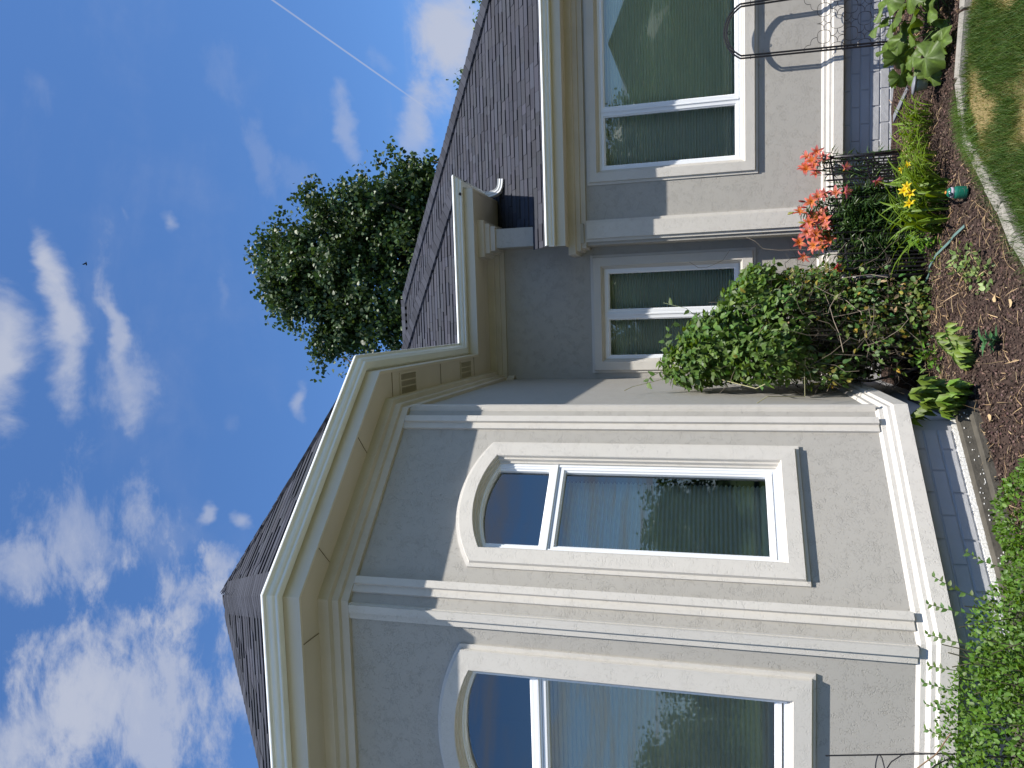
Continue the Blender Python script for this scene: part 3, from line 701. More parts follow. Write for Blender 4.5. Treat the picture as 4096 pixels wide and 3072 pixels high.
def sheet(name, x0, x1, y0, y1, st, fz, mt):
    xs = np.arange(x0, x1, st); ys = np.arange(y0, y1, st); X, Y = np.meshgrid(xs, ys); Z = fz(X, Y); n = len(xs)
    vs = np.stack([X, Y, Z], -1).reshape(-1, 3); i, j = np.meshgrid(np.arange(len(xs)-1), np.arange(len(ys)-1)); a = (j*n+i).ravel()
    fs = np.concatenate([np.stack([a, a+1, a+n+1], 1), np.stack([a, a+n+1, a+n], 1)])
    me = tri_mesh(name, vs, fs, mt); me.polygons.foreach_set('use_smooth', [True]*len(me.polygons)); return link(name, me)
bed = sheet('garden_bed', -6, 5, 2, 8.2, 0.045, lambda x, y: np.where(kerb_dist(x, y) > 0, bed_z(x, y), -0.16), M_soil); setp(bed, kind='structure')
lawn = sheet('lawn', -6, 9, -3, 5.9, 0.06, lambda x, y: np.where(kerb_dist(x, y) < 0.02, lawn_z(x, y), -0.15), M_lawn); setp(lawn, kind='structure')
co = np.empty(len(lawn.data.vertices)*3, np.float32); lawn.data.vertices.foreach_get('co', co); co = co.reshape(-1, 3); dv = np.clip(dryf(co[:, 0], co[:, 1])*1.6+0.1, 0, 1)[:, None]
cc = np.hstack([np.array([1, 1, 1])*(1-dv)+np.array([3.6, 2.6, 3.6])*dv, np.ones((len(co), 1))]); lawn.data.color_attributes.new('tint', 'FLOAT_COLOR', 'POINT').data.foreach_set('color', cc.astype(np.float32).ravel())
kerb = MB().sweep([tuple(p) for p in KP], [(-0.035, -0.08), (-0.035, -0.022), (0.035, -0.022), (0.035, -0.08)]).build('kerb', M_kerb); setp(kerb, kind='structure')
seg = np.hypot(*(KP[1:]-KP[:-1]).T); cum = np.concatenate([[0], np.cumsum(seg)])
def kpt(s): 
    i = min(np.searchsorted(cum, s, side='right')-1, len(seg)-1); t = (s-cum[i])/seg[i]; return KP[i]+(KP[i+1]-KP[i])*t
s = 2.2
while s < cum[-1]-0.6 and s < 9.0:
    L_ = rng.uniform(0.26, 0.46); a, b = kpt(s), kpt(s+L_); d = b-a; c = (a+b)/2; ang = atan2(d[1], d[0]); hh = rng.uniform(0.052, 0.064)
    k = MB(); R3 = Matrix.Rotation(ang+rng.normal(0, 0.03), 3, 'Z') @ Matrix.Rotation(rng.normal(0, 0.015), 3, 'X')
    lo = [(-L_/2+0.005, -0.038), (L_/2-0.005, -0.038), (L_/2-0.005, 0.038), (-L_/2+0.005, 0.038)]; vs = []
    for (z, i) in ((-0.06, 0), (hh-0.046, 0), (hh-0.034, 0.010)):
        vs += [Vector((c[0], c[1], 0)) + R3 @ Vector((x-np.sign(x)*i, y-np.sign(y)*i, z)) for x, y in lo]
    k.add(vs, [(0, 1, 5, 4), (1, 2, 6, 5), (2, 3, 7, 6), (3, 0, 4, 7), (4, 5, 9, 8), (5, 6, 10, 9), (6, 7, 11, 10), (7, 4, 8, 11), (8, 9, 10, 11)])
    k.build('kerb_stone', M_kerb, kerb); s += L_+0.008
# grass blades
N = 120000
gx = rng.uniform(-0.6, 3.6, N); gy = rng.uniform(3.4, 5.86, N); kd = kerb_dist(gx, gy)
dry = dryf(gx, gy)
keep = (kd < np.where((gx > 0.75) & (gx < 1.40), 0.055, 0.03)) & (rng.random(N) > np.clip(dry*1.0, 0, 0.42))
gx, gy, kd, dry = gx[keep], gy[keep], kd[keep], dry[keep]; N = len(gx)
gz = lawn_z(gx, gy)
hgt = rng.uniform(0.028, 0.070, N)*(1-0.65*np.clip(dry*1.4, 0, 1))*(1+0.6*np.exp(-(kd/0.08)**2)*(rng.random(N) < 0.7)*np.where(gx < 1.35, 1.4, 0.1))
lean = rdir(N)*0.75; lean[:, 2] = 0; ax = lean + np.array([0.05, 0, 1.0])
ax[:, :2] += np.where((kd > -0.05)[:, None], np.array([-0.35, 0.35]), 0)*rng.random((N, 1))
t = gtint(N, 0.65, 1.5, 0.14); st = np.array([3.6, 1.75, 3.0]); dm = (np.clip((dry-0.0)*2.2, 0, 1)*rng.uniform(0.25, 1, N))[:, None]; t = t*(1-dm)+t*st*dm
g = leaves_mesh('grass', M_grass, np.stack([gx, gy, gz-0.004], 1), ax, rdir(N), hgt*1.25, rng.uniform(0.0022, 0.004, N), t, BLADE)
setp(g, 'short patchy lawn grass, green and dry tan, along the concrete kerb', 'grass', kind='stuff')
# taller grass leaning over the kerb where it bends
N = 4200; gx = rng.uniform(0.78, 1.46, N); q = np.interp(gx, KP[::-1, 0], KP[::-1, 1]); gy = q+rng.normal(-0.05, 0.05, N); k = rng.random(N) < np.exp(-((gx-1.12)/0.26)**2); gx, gy = gx[k], gy[k]; N = len(gx)
ax = np.stack([rng.normal(-0.35, 0.35, N), rng.normal(0.40, 0.35, N), rng.uniform(0.5, 1.1, N)], 1); t = gtint(N, 0.7, 1.7, 0.14)
o = leaves_mesh('grass', M_grass, np.stack([gx, gy, np.full(N, -0.03)], 1), ax, rdir(N), rng.uniform(0.06, 0.125, N), rng.uniform(0.0025, 0.0045, N), t*np.array([1.15, 1.1, 1]), BLADE)
setp(o, 'longer grass leaning over the bend of the concrete kerb', 'grass', kind='stuff')
# bark mulch
def bed_pts(n, x0=-1.3, x1=2.7, y0=3.9, y1=7.5):
    x = rng.uniform(x0, x1, n); y = rng.uniform(y0, y1, n)
    ok = (kerb_dist(x, y) > 0.06) & (y < 7.5) & ~((x < -0.60) & (y - x > 5.64)); x, y = x[ok], y[ok]
    return np.stack([x, y, bed_z(x, y)], 1)
p = bed_pts(48000); N = len(p); ax = rdir(N); ax[:, 2] *= 0.45; nn = rdir(N)*0.8; nn[:, 2] = np.abs(nn[:, 2])+0.5
mt_ = np.clip(rng.choice([0.35, 0.65, 0.95, 1.25, 1.65], N, p=[.2, .25, .25, .2, .1])[:, None]*np.array([1, 0.97, 0.96])*(1+rng.normal(0, 0.06, (N, 3))), 0.05, 3)
mu = leaves_mesh('bark_mulch', M_chip, p+np.array([0, 0, 0.005])+rng.uniform(0, 0.010, (N, 1))*np.array([0, 0, 1]), ax, nn, rng.uniform(0.009, 0.026, N), rng.uniform(0.007, 0.017, N), mt_, LEAF)
setp(mu, 'brown bark mulch chips covering the garden bed', 'mulch', kind='stuff')
p = bed_pts(5200); N = len(p); cl = vnoise(p[:, 0], p[:, 1], 5, 8)+0.9*np.exp(-((p[:, 0]-0.05)**2+(p[:, 1]-5.45)**2)/0.16); k_ = cl > rng.uniform(-0.5, 0.7, N); p = p[k_]; N = len(p)
ax = rdir(N); ax[:, 2] = np.abs(ax[:, 2])*0.22; nn = rdir(N)*0.3+np.array([0, 0, 1.0])
sw = leaves_mesh('dry_straw_litter', M_straw, p+np.array([0, 0, 0.016]), ax, nn, rng.uniform(0.03, 0.15, N), rng.uniform(0.0025, 0.0055, N), gtint(N, 0.45, 1.35, 0.05), BLADE)
setp(sw, 'dry straw and dead stems scattered on the mulch', 'straw', kind='stuff')
for (x, y, a, lb) in ((0.018, 4.874, 0.3, 'pale dead leaf lying on the mulch, the one farther from the lawn'), (0.014, 4.66, 1.9, 'pale curled dead leaf lying on the mulch close to the lawn edge'), (-0.62, 4.75, 2.5, 'tan dead leaf lying on the mulch beside the concrete footing')):
    V, F = HEART; q = V.copy(); q[:, 2] += 0.25*q[:, 0]*(1-q[:, 0]); q = q*np.array([0.055, 0.05, 0.06]); c_, s_ = cos(a), sin(a)
    w_ = np.stack([q[:, 0]*c_-q[:, 1]*s_, q[:, 0]*s_+q[:, 1]*c_, q[:, 2]+0.012], 1)
    o = link('dead_leaf', tri_mesh('dead_leaf', w_, F, M_straw, np.ones((len(V), 4))*np.array([1.25, 1.3, 1.3, 1]))); o.location = (x, y, float(bed_z(x, y))+0.008)
    setp(o, lb, 'leaf', 'dead leaves on the mulch')

# ------------------------------------------------------------------ black garden fence
FL, FR_ = Vector((0.24, 6.16, 0)), Vector((1.33, 7.20, 0)); fd = (FR_-FL); fl = fd.length; fdn = fd.normalized(); fn = Vector((fdn.y, -fdn.x, 0))   # fn towards the lawn
FEN = empty('garden_fence', FL, 'low black metal border fence with ball finials around the lilies', 'fence')
fp = lambda t, z, o=0.0: FL + fd*t + fn*o + Vector((0, 0, z))
for t in (0, 1):
    po = MB().tube([fp(t, -0.05), fp(t, 0.60)], 0.0155, 10).build('post', M_iron, FEN, True)
    MB().lathe(fp(t, 0.590), [(0.010, 0), (0.020, 0.004), (0.020, 0.012), (0.010, 0.018), (0.022, 0.026), (0.0285, 0.040), (0.0285, 0.052), (0.020, 0.068), (0.004, 0.074)], 14).build('finial', M_iron, po, True)
for z in (0.598, 0.315, 0.06): MB().tube([fp(0, z), fp(1, z)], 0.0075, 8).build('rail', M_iron, FEN)
pk = MB().tube([(0, 0, 0.02), (0, 0, 0.635)], 0.0078, 6).lathe((0, 0, 0.632), [(0.006, 0), (0.010, 0.006), (0.0085, 0.018), (0.001, 0.042)], 6).build('picket', M_iron, None, mesh_only=True)
ps = MB().tube([(0, 0, 0.02), (0, 0, 0.325)], 0.0065, 6).build('picket', M_iron, None, mesh_only=True)
npk = 18
for i in range(1, npk):
    o = link('picket', pk, FEN); o.location = fd*(i/npk)+fn*0.013
for i in range(npk):
    o = link('picket', ps, FEN); o.location = fd*((i+0.5)/npk)+fn*0.013

# ------------------------------------------------------------------ lilies
def petal_mesh(name, c0, c1, c2, curl, L_=1.0):
    vs = []; fs = []; col = []; n = 6
    for i in range(n+1):
        t = i/n; w = 0.5*(0.28+1.9*t*(1-t)*1.35)*(1-t**6)*0.34 + 0.008
        a = 1.15 - curl*t; 
        x = sum(cos(1.15-curl*(j+0.5)/n)/n for j in range(i)); z = sum(sin(1.15-curl*(j+0.5)/n)/n for j in range(i))
        vs += [(x, -w, z+0.10*w), (x, 0, z-0.12*w), (x, w, z+0.10*w)]
        cc = np.array(c0)*(1-t/0.45)+np.array(c1)*(t/0.45) if t < 0.45 else np.array(c1)*(1-(t-0.45)/0.55)+np.array(c2)*((t-0.45)/0.55)
        e = np.array(c2)*0.45+cc*0.55
        col += [(*e, 1), (*cc, 1), (*e, 1)]
    for i in range(n):
        for k in range(2): a = i*3+k; fs += [(a, a+1, a+4), (a, a+4, a+3)]
    return tri_mesh(name, np.array(vs), np.array(fs), M_petal, np.array(col))
PET = {
    'orange': [petal_mesh('petal', (1.05, 2.5, 0.4), (1.0, 1.25, 0.7), (0.80, 0.75, 1.7), c) for c in (1.5, 2.0)],
    'salmon': [petal_mesh('petal', (1.05, 2.3, 1.4), (0.98, 1.3, 1.5), (0.84, 1.0, 2.3), c) for c in (1.5, 2.0)],
    'pink': [petal_mesh('petal', (0.95, 2.0, 2.6), (0.85, 1.35, 2.6), (0.78, 0.9, 2.2), c) for c in (0.9, 1.3)],
    'red': [petal_mesh('petal', (0.9, 1.4, 0.8), (0.75, 0.7, 1.1), (0.62, 0.45, 1.0), c) for c in (0.9, 1.2)],
    'yellow': [petal_mesh('petal', (1.1, 3.3, 0.15), (1.05, 3.4, 0.12), (1.05, 3.3, 0.15), c) for c in (1.2, 1.7)]}
def flower(parent, pos, axis, size, kind):
    pos = Vector(pos); axis = Vector(axis).normalized(); Rm = axis.to_track_quat('Z', 'Y').to_matrix()
    L0 = rootloc(parent)
    st = MB(); st.tint = (0.95, 2.2, 0.5)
    st.lathe(pos - axis*size*0.16, [(size*0.03, 0), (size*0.07, size*0.1), (size*0.10, size*0.2)], 6, axis)
    for k in range(5):
        a = 2*pi*k/5+0.3; q = Rm @ Vector((cos(a)*0.22, sin(a)*0.22, 0.85))*size; st.tint = (0.9, 1.9, 0.6); st.tube([pos, pos+q*0.6, pos+q], size*0.012, 3)
        st.tint = (0.25, 0.28, 0.2); st.box(pos+q, (size*0.10, size*0.035, size*0.035), Rm)
    f = st.build('flower', M_petal, parent)
    for k in range(6):
        a = 2*pi*k/6 + rng.normal(0, 0.08); o = link('petal', PET[kind][k % 2], f)
        mm = (Rm @ Matrix.Rotation(a, 3, 'Z') @ Matrix.Rotation(rng.normal(0, 0.12), 3, 'Y')).to_4x4(); sz = size*rng.uniform(0.9, 1.1)
        o.matrix_local = Matrix.Translation(pos-L0) @ mm @ Matrix.Diagonal((sz, sz*(0.85 if k % 2 else 1.1), sz, 1))
    return f
def bud(parent, pos, axis, L_, tint):
    b = MB(); b.tint = tint; r = L_*0.15
    b.lathe(pos, [(r*0.3, 0), (r*0.8, L_*0.2), (r, L_*0.5), (r*0.8, L_*0.8), (r*0.15, L_)], 7, Vector(axis)); b.build('bud', M_petal, parent, True)
FLO = [  # along the fence, height, sort
    (1.08, 0.713, 'salmon'), (1.02, 0.783, 'salmon'), (0.957, 0.729, 'salmon'), (0.906, 0.802, 'orange'), (1.006, 0.636, 'salmon'), (0.93, 0.76, 'orange'), (0.985, 0.70, 'salmon'),
    (0.695, 0.678, 'salmon'), (0.634, 0.745, 'salmon'), (0.579, 0.705, 'salmon'), (0.573, 0.800, 'orange'), (0.468, 0.766, 'orange'), (0.439, 0.713, 'orange'), (0.396, 0.800, 'orange'), (0.505, 0.700, 'orange'),
    (0.503, 0.900, 'orange'), (0.378, 0.905, 'orange'), (0.279, 0.872, 'salmon'), (0.229, 0.822, 'orange'), (0.283, 0.740, 'orange'), (0.368, 0.748, 'orange'), (0.41, 0.69, 'orange'), (0.33, 0.80, 'orange'), (0.44, 0.83, 'orange'), (0.48, 0.69, 'salmon'), (0.39, 0.70, 'salmon'), (0.35, 0.86, 'salmon'), (0.51, 0.79, 'orange'), (0.42, 0.75, 'orange'), (0.60, 0.66, 'salmon'), (0.31, 0.68, 'orange'), (0.98, 0.81, 'orange'), (1.04, 0.70, 'salmon'), (0.54, 0.76, 'orange'),
    (0.085, 0.696, 'red'), (0.096, 0.566, 'red'), (0.838, 0.515, 'pink'), (0.632, 0.545, 'pink'), (0.712, 0.303, 'pink'), (0.66, 0.60, 'salmon')]
BUDS = [(0.671, 0.815, (0.5, 0.30, 0.6)), (0.601, 0.845, (0.45, 0.3, 0.5)), (0.607, 0.915, (0.42, 1.7, 0.7)), (0.569, 0.935, (0.42, 1.7, 0.7)), (0.36, 0.84, (0.5, 0.4, 0.5)), (0.47, 0.855, (0.42, 1.6, 0.6)), (0.43, 0.86, (0.6, 0.5, 0.6)), (0.2, 0.60, (0.42, 1.5, 0.6))]
LILY = [(1.00, 0.10), (0.92, 0.16), (0.84, 0.05), (0.72, 0.14), (0.63, 0.06), (0.55, 0.14), (0.47, -0.06), (0.42, 0.16), (0.36, 0.05), (0.28, 0.12), (0.21, 0.05), (0.12, 0.10)]
LLAB = ['lily with two dark red drooping blooms at the left fence post', 'lily second from the left fence post, with one orange bloom', 'lily third from the left post, a salmon bloom above orange ones', 'full lily with many orange blooms, left of the middle of the fence',
        'orange lily in the middle of the left clump, rising behind the fence', 'lily at the fence middle with orange blooms, one standing highest', 'lily with salmon and orange blooms under a tall green bud', 'lily with dark red and green buds and a pink bloom below the rail',
        'lily with one salmon bloom and a pink trumpet hanging low on the fence', 'lily with a single pink bloom below the top rail, right half', 'lily with mostly orange blooms, second from the right post', 'salmon lily with several blooms at the right fence post']
order = sorted(range(len(LILY)), key=lambda i: LILY[i][0]); plants = []
for j, i in enumerate(order):
    t, b = LILY[i]; base = fp(t, 0, -b); base.z = float(bed_z(base.x, base.y))
    e = empty('lily_plant', base, LLAB[j], 'lily', 'lilies around the black fence'); plants.append((t, e, base, []))
for (t, z, k) in FLO: min(plants, key=lambda q: abs(q[0]-t)+0.015*len(q[3]))[3].append((t, z, k))
for (t, z, k) in BUDS: min(plants, key=lambda q: abs(q[0]-t))[3].append((t, z, k))
for t, e, base, fs_ in plants:
    stems = MB(); stems.tint = (0.9, 1, 0.9); LV = [[], [], [], []]
    tips = []
    for (ft, fz, k) in fs_:
        o_ = rng.uniform(-0.16, 0.05)
        if k in ('pink',): o_ = 0.045
        tips.append((fp(ft, fz, o_), k))
    ends = [q[0] for q in tips] + [base+Vector((rng.normal(0, 0.07), rng.normal(0, 0.07), rng.uniform(0.42, 0.66))) for _ in range(9 if t < 0.66 else 1)]
    for i, q in enumerate(ends):
        b0 = base+Vector((rng.normal(0, 0.045), rng.normal(0, 0.045), 0)); mid = b0.lerp(q, 0.55)+Vector((rng.normal(0, 0.02), rng.normal(0, 0.02), 0.05)); 
        pts = [b0, b0.lerp(mid, 0.5)+Vector((0, 0, 0.02)), mid, q - (q-mid)*0.05]; stems.tube(pts, [0.0045, 0.004, 0.0035, 0.0022], 5)
        nl = 80 if t < 0.66 else 26
        for _ in range(nl):
            s_ = rng.uniform(0.12, 0.97); seg_ = min(2, int(s_*3)); pp = pts[seg_].lerp(pts[seg_+1], s_*3-seg_)
            a = rng.uniform(0, 2*pi); LV[0].append(pp); LV[1].append((cos(a), sin(a), rng.uniform(-0.5, 0.75))); LV[2].append(rng.uniform(0.06, 0.125)*(1.1-0.35*s_)); LV[3].append(rng.uniform(0.011, 0.018))
    stems.build('stem', M_lilyleaf, e)
    n = len(LV[0]); P_ = np.array([tuple(q) for q in LV[0]]); A_ = np.array(LV[1]); nn = np.tile([0, 0, 1.0], (n, 1))+rdir(n)*0.35
    tt = gtint(n, 0.55, 1.3, 0.10); yl = (P_[:, 2] < 0.28) & (rng.random(n) < 0.10); tt[yl] *= np.array([2.2, 1.8, 1.2])
    leaves_mesh('foliage', M_lilyleaf, P_, A_, nn, np.array(LV[2]), np.array(LV[3]), tt, LEAF, e, kind='stuff')
    for q, k in tips:
        if isinstance(k, tuple): bud(e, q, (rng.normal(0, 0.3), rng.normal(0, 0.3)-0.1, 1.0), 0.062, k)
        else:
            ax = Vector((rng.normal(0.25, 0.45), rng.normal(-0.75, 0.3), rng.uniform(0.05, 0.75)))
            if k in ('pink', 'red'): ax = Vector((rng.normal(0, 0.3), -0.6, -0.45))
            flower(e, q, ax, 0.082 if k in ('orange', 'salmon') else 0.074, k)

# ------------------------------------------------------------------ strap-leaved clumps
def strap_clump(loc, label, n, rx, ry, hmax, cat='daylily', lean=(0, 0)):
    e = empty('daylily_clump', loc, label, cat, 'strap leaved clumps in front of the fence'); loc = Vector(loc)
    var = []
    for k in range(8):
        bow = rng.uniform(0.9, 1.75); vs = []; fs = []; m_ = 7; tw = rng.normal(0, 0.25); tt = rng.uniform(0.75, 1.35); hu = rng.normal(0, 0.06)
        x = z = 0.0
        for i in range(m_+1):
            s_ = i/m_; w = 0.034*(0.55+1.1*s_)*(1-s_**3)+0.0006
            vs += [(x, -w, z), (x, 0, z-0.25*w), (x, w, z)]; a = 1.45-bow*1.25*s_**1.3; x += cos(a)/m_; z += sin(a)/m_
        for i in range(m_):
            for c in range(2): a = i*3+c; fs += [(a, a+1, a+4), (a, a+4, a+3)]
        var.append(tri_mesh('leaf', np.array(vs), np.array(fs), M_leaf, np.tile([tt*(1.75+hu), tt*1.6, tt*0.8, 1], (len(vs), 1))))
    for i in range(n):
        r = sqrt(rng.random()); a = rng.uniform(0, 2*pi); p = Vector((rx*r*cos(a), ry*r*sin(a), 0)); p.z = float(bed_z(loc.x+p.x, loc.y+p.y))-loc.z
        o = link('leaf', var[i % 8], e); yaw = -0.35+rng.uniform(-0.9, 0.9); L_ = rng.uniform(0.55, 1.0)*hmax*1.45
        o.matrix_local = Matrix.Translation(p) @ Matrix.Rotation(rng.uniform(0, 2*pi) if rng.random() < 0.45 else yaw, 4, 'Z') @ Matrix.Rotation(rng.normal(0.1, 0.16), 4, 'Y') @ Matrix.Diagonal((L_, L_*rng.uniform(0.8, 1.2)*0.62, L_*0.95, 1))
    return e
d1 = strap_clump((0.70, 5.92, 0), 'large clump of strap leaves with yellow flowers, behind the green jug', 150, 0.21, 0.20, 0.36)
for (x, z, y) in ((0.792, 0.335, 5.70), (0.820, 0.315, 5.71), (0.77, 0.300, 5.69), (0.703, 0.30, 5.70)):
    q = Vector((x, y, z)); MB().tube([(0.72, 5.92, 0.02), (0.74, 5.88, 0.18), q], 0.003, 4).build('flower_stalk', M_leaf, d1)
    flower(d1, q, (rng.normal(0.1, 0.3), -0.7, 0.45), 0.048, 'yellow')
d2 = strap_clump((0.99, 6.20, 0), 'strap leaved clump with small yellow blooms at the foot of the black fence', 80, 0.14, 0.16, 0.26)
for (x, z) in ((0.992, 0.275), (1.02, 0.24)):
    q = Vector((x, 6.05, z)); MB().tube([(1.0, 6.2, 0.02), (1.0, 6.12, 0.16), q], 0.003, 4).build('flower_stalk', M_leaf, d2)
    flower(d2, q, (0.2, -0.7, 0.4), 0.036, 'yellow')
strap_clump((1.32, 6.42, 0), 'arching strap leaved clump without flowers, in front of the white foundation', 105, 0.20, 0.16, 0.27)

# ------------------------------------------------------------------ green jug, solar light, strips
JX, JY = 0.725, 5.47; JZ = float(bed_z(JX, JY))+0.004
J = empty('jug', (JX, JY, JZ), 'small green plastic jug with a lilac band and orange cap, at the kerb', 'jug')
jt = Vector((0.06, 0.02, 1)).normalized()
MB().lathe((JX, JY, JZ), [(0.034, 0), (0.039, 0.004), (0.0405, 0.012), (0.0405, 0.062), (0.0385, 0.070), (0.033, 0.079), (0.0315, 0.082)], 28, jt).build('body', M_jug, J, True)
for z in (0.026, 0.052): MB().lathe(Vector((JX, JY, JZ))+jt*z, [(0.0402, 0), (0.0412, 0.001), (0.0402, 0.002)], 28, jt).build('rib', M_jug, J, True)
MB().lathe(Vector((JX, JY, JZ))+jt*0.0815, [(0.0325, 0), (0.0335, 0.001), (0.0335, 0.015), (0.032, 0.0165)], 28, jt).build('band', M_jugb, J, True)
MB().lathe(Vector((JX, JY, JZ))+jt*0.098, [(0.031, 0), (0.031, 0.004), (0.027, 0.012), (0.017, 0.019), (0.012, 0.021)], 24, jt).build('lid', M_jug, J, True)
MB().lathe(Vector((JX-0.006, JY-0.019, JZ+0.100)), [(0.014, 0), (0.015, 0.003), (0.010, 0.010)], 14, Vector((-0.15, -0.85, 0.55))).build('spout', M_jugd, J, True)
MB().lathe(Vector((JX, JY, JZ))+jt*0.117, [(0.010, 0), (0.010, 0.009), (0.008, 0.011)], 14, jt).build('cap', M_cap, J, True)
bd = MB(); 
for i in range(5):
    a = -pi/2+0.60+i*0.04; c = Vector((JX+0.0412*cos(a), JY+0.0412*sin(a), JZ+0.034)); bd.box(c, (0.0020, 0.0008, 0.009 if i % 2 else 0.006), Matrix.Rotation(a+pi/2, 3, 'Z'))
lb = MB(); vs = []
for i in range(7):
    a = -pi/2+0.53+i*0.052; vs += [(JX+0.0410*cos(a), JY+0.0410*sin(a), JZ+0.0275), (JX+0.0410*cos(a), JY+0.0410*sin(a), JZ+0.0405)]
lbo = lb.add(vs, [(2*i, 2*i+2, 2*i+3, 2*i+1) for i in range(6)]).build('label', M_lampm, J); bd.build('lettering', M_jug, lbo)
LX, LY = 1.585, 6.134
SL = empty('garden_light', (LX, LY, 0), 'tilted grey solar garden light on a stake beside the big round leaves', 'garden light'); ta = Vector((0.10, 0.16, 1)).normalized(); b0 = Vector((LX, LY, 0))
MB().tube([b0-ta*0.03, b0+ta*0.10], 0.010, 10).build('stake', M_iron, SL, True)
MB().lathe(b0+ta*0.095, [(0.022, 0), (0.030, 0.004), (0.040, 0.055), (0.048, 0.080)], 20, ta).build('lens', M_lampg, SL, True)
MB().lathe(b0+ta*0.172, [(0.056, 0), (0.066, 0.006), (0.066, 0.012), (0.055, 0.020), (0.010, 0.027)], 24, ta).build('cap', M_lampm, SL, True)
stp = MB(); stp.add([Vector(q)+Vector((0, 0, h)) for h in (0, 0.014) for q in ((1.62, 7.37, 0.05), (1.69, 7.40, 0.045), (1.84, 7.07, 0.012), (1.79, 7.05, 0.014))], [(3, 2, 1, 0), (4, 5, 6, 7), (0, 1, 5, 4), (1, 2, 6, 5), (2, 3, 7, 6), (3, 0, 4, 7)])
setp(stp.build('edging_strip', M_lampm), 'flat grey strip lying on the soil by the white foundation', 'strip')
hp = [(0.51, 5.43), (0.46, 5.55), (0.43, 5.67), (0.36, 5.83), (0.283, 5.97), (0.24, 6.06), (0.19, 6.16), (0.10, 6.28)]; hm = MB()
for i in range(len(hp)-1):
    a, b = Vector((*hp[i], 0)), Vector((*hp[i+1], 0)); d = (b-a).normalized(); s_ = Vector((-d.y, d.x, 0))*0.010
    za, zb = [float(bed_z(*q))+0.026+0.008*sin(k*2.1) for k, q in ((i, hp[i]), (i+1, hp[i+1]))]
    q = [a-s_, b-s_, b+s_, a+s_]; zz = [za, zb, zb, za]
    hm.add([Vector((p_.x, p_.y, z+h)) for h in (0, 0.003) for p_, z in zip(q, zz)], [(3, 2, 1, 0), (4, 5, 6, 7), (0, 1, 5, 4), (2, 3, 7, 6)])
setp(hm.build('drip_tape', M_hose), 'flat teal irrigation tape lying across the mulch', 'drip tape')

# ------------------------------------------------------------------ wire trellis against the right wing
TY = 7.375
TR = empty('trellis', (2.55, TY, 0), 'tall arched black wire trellis standing before the wide window', 'trellis')
def rail_path(i):
    l, r = 2.312+i, 2.790-i; zt = 1.480-i*0.9; zs = 1.338-i*0.3; c = (l+r)/2; hw = (r-l)/2; sag = zt-zs; R_ = (hw*hw+sag*sag)/(2*sag); a0 = math.asin(hw/R_)
    return [(l-0.024, TY, -0.05), (l-0.010, TY, 0.79), (l, TY, zs)] + [(c+R_*sin(-a0+2*a0*k/14), TY, zt-R_+R_*cos(a0-2*a0*k/14)) for k in range(1, 14)] + [(r, TY, zs), (r+0.010, TY, 0.79), (r+0.024, TY, -0.05)]
for i in (0, 0.023): MB().tube(rail_path(i), 0.0085, 8).build('rail', M_iron, TR)
for z in (1.25, 0.795, 0.35): 
    for x in (2.306, 2.780): MB().tube([(x-0.008, TY, z), (x+0.030, TY, z)], 0.004, 6).build('spacer', M_iron, TR)
MB().tube([(2.551+0.014*cos(a*pi/8), TY, 1.436+0.014*sin(a*pi/8)) for a in range(17)], 0.0022, 5).build('ring', M_iron, TR)
cols = [2.304, 2.419, 2.534, 2.649, 2.766]; rows = [0.795-0.1105*i for i in range(8)]
def wire(a, b, sg):
    a, b = Vector(a), Vector(b); d = b-a; n_ = Vector((-d.z, 0, d.x)).normalized()*sg; pts = []
    for k in range(13): s_ = k/12; pts.append(a+d*s_+n_*0.022*abs(sin(2*pi*s_))*(1 if s_ < 0.5 else 1))
    MB().tube(pts, 0.0026, 4).build('lattice_wire', M_iron, TR)
for j in range(7):
    for i in range(5):
        if (i+j) % 2: continue
        if j == 0 and i == 2: continue
        for di in (-1, 1):
            if 0 <= i+di <= 4: wire((cols[i], TY+0.004, rows[j]), (cols[i+di], TY+0.004, rows[j+1]), di)
    for i in range(5):
        if (i+j) % 2 == 1:
            for di in (-1, 1):
                if 0 <= i+di <= 4 and j+1 < 8 and not j == 0: wire((cols[i], TY+0.004, rows[j]), (cols[i+di], TY+0.004, rows[j+1]), -di)
for (i, dj) in ((1, 0), (1, 2), (3, 2)): pass
wire((cols[1], TY+0.004, rows[1]), (cols[2], TY+0.004, rows[2]), 1); wire((cols[3], TY+0.004, rows[1]), (cols[2], TY+0.004, rows[2]), -1)

# ------------------------------------------------------------------ plants
def blob_points(blobs, n, shell=0.55):
    """points in a set of ellipsoids (centre, radii, weight), mostly near their skins; also the outward normals"""
    w = np.array([b[2] for b in blobs], float); w /= w.sum(); k = rng.choice(len(blobs), n, p=w); d = rdir(n); r = shell+(1-shell)*rng.random(n)**0.6
    C = np.array([b[0] for b in blobs])[k]; R_ = np.array([b[1] for b in blobs])[k]
    return C+d*R_*r[:, None], unit(d/R_)
def curve(p0, p1, bow, n=7, wob=0.02):
    p0, p1 = Vector(p0), Vector(p1); b = Vector(bow); out = []
    for i in range(n):
        t = i/(n-1); out.append(p0.lerp(p1, t)+b*(4*t*(1-t))+Vector(rng.normal(0, wob, 3))*(1 if 0 < i < n-1 else 0))
    return out

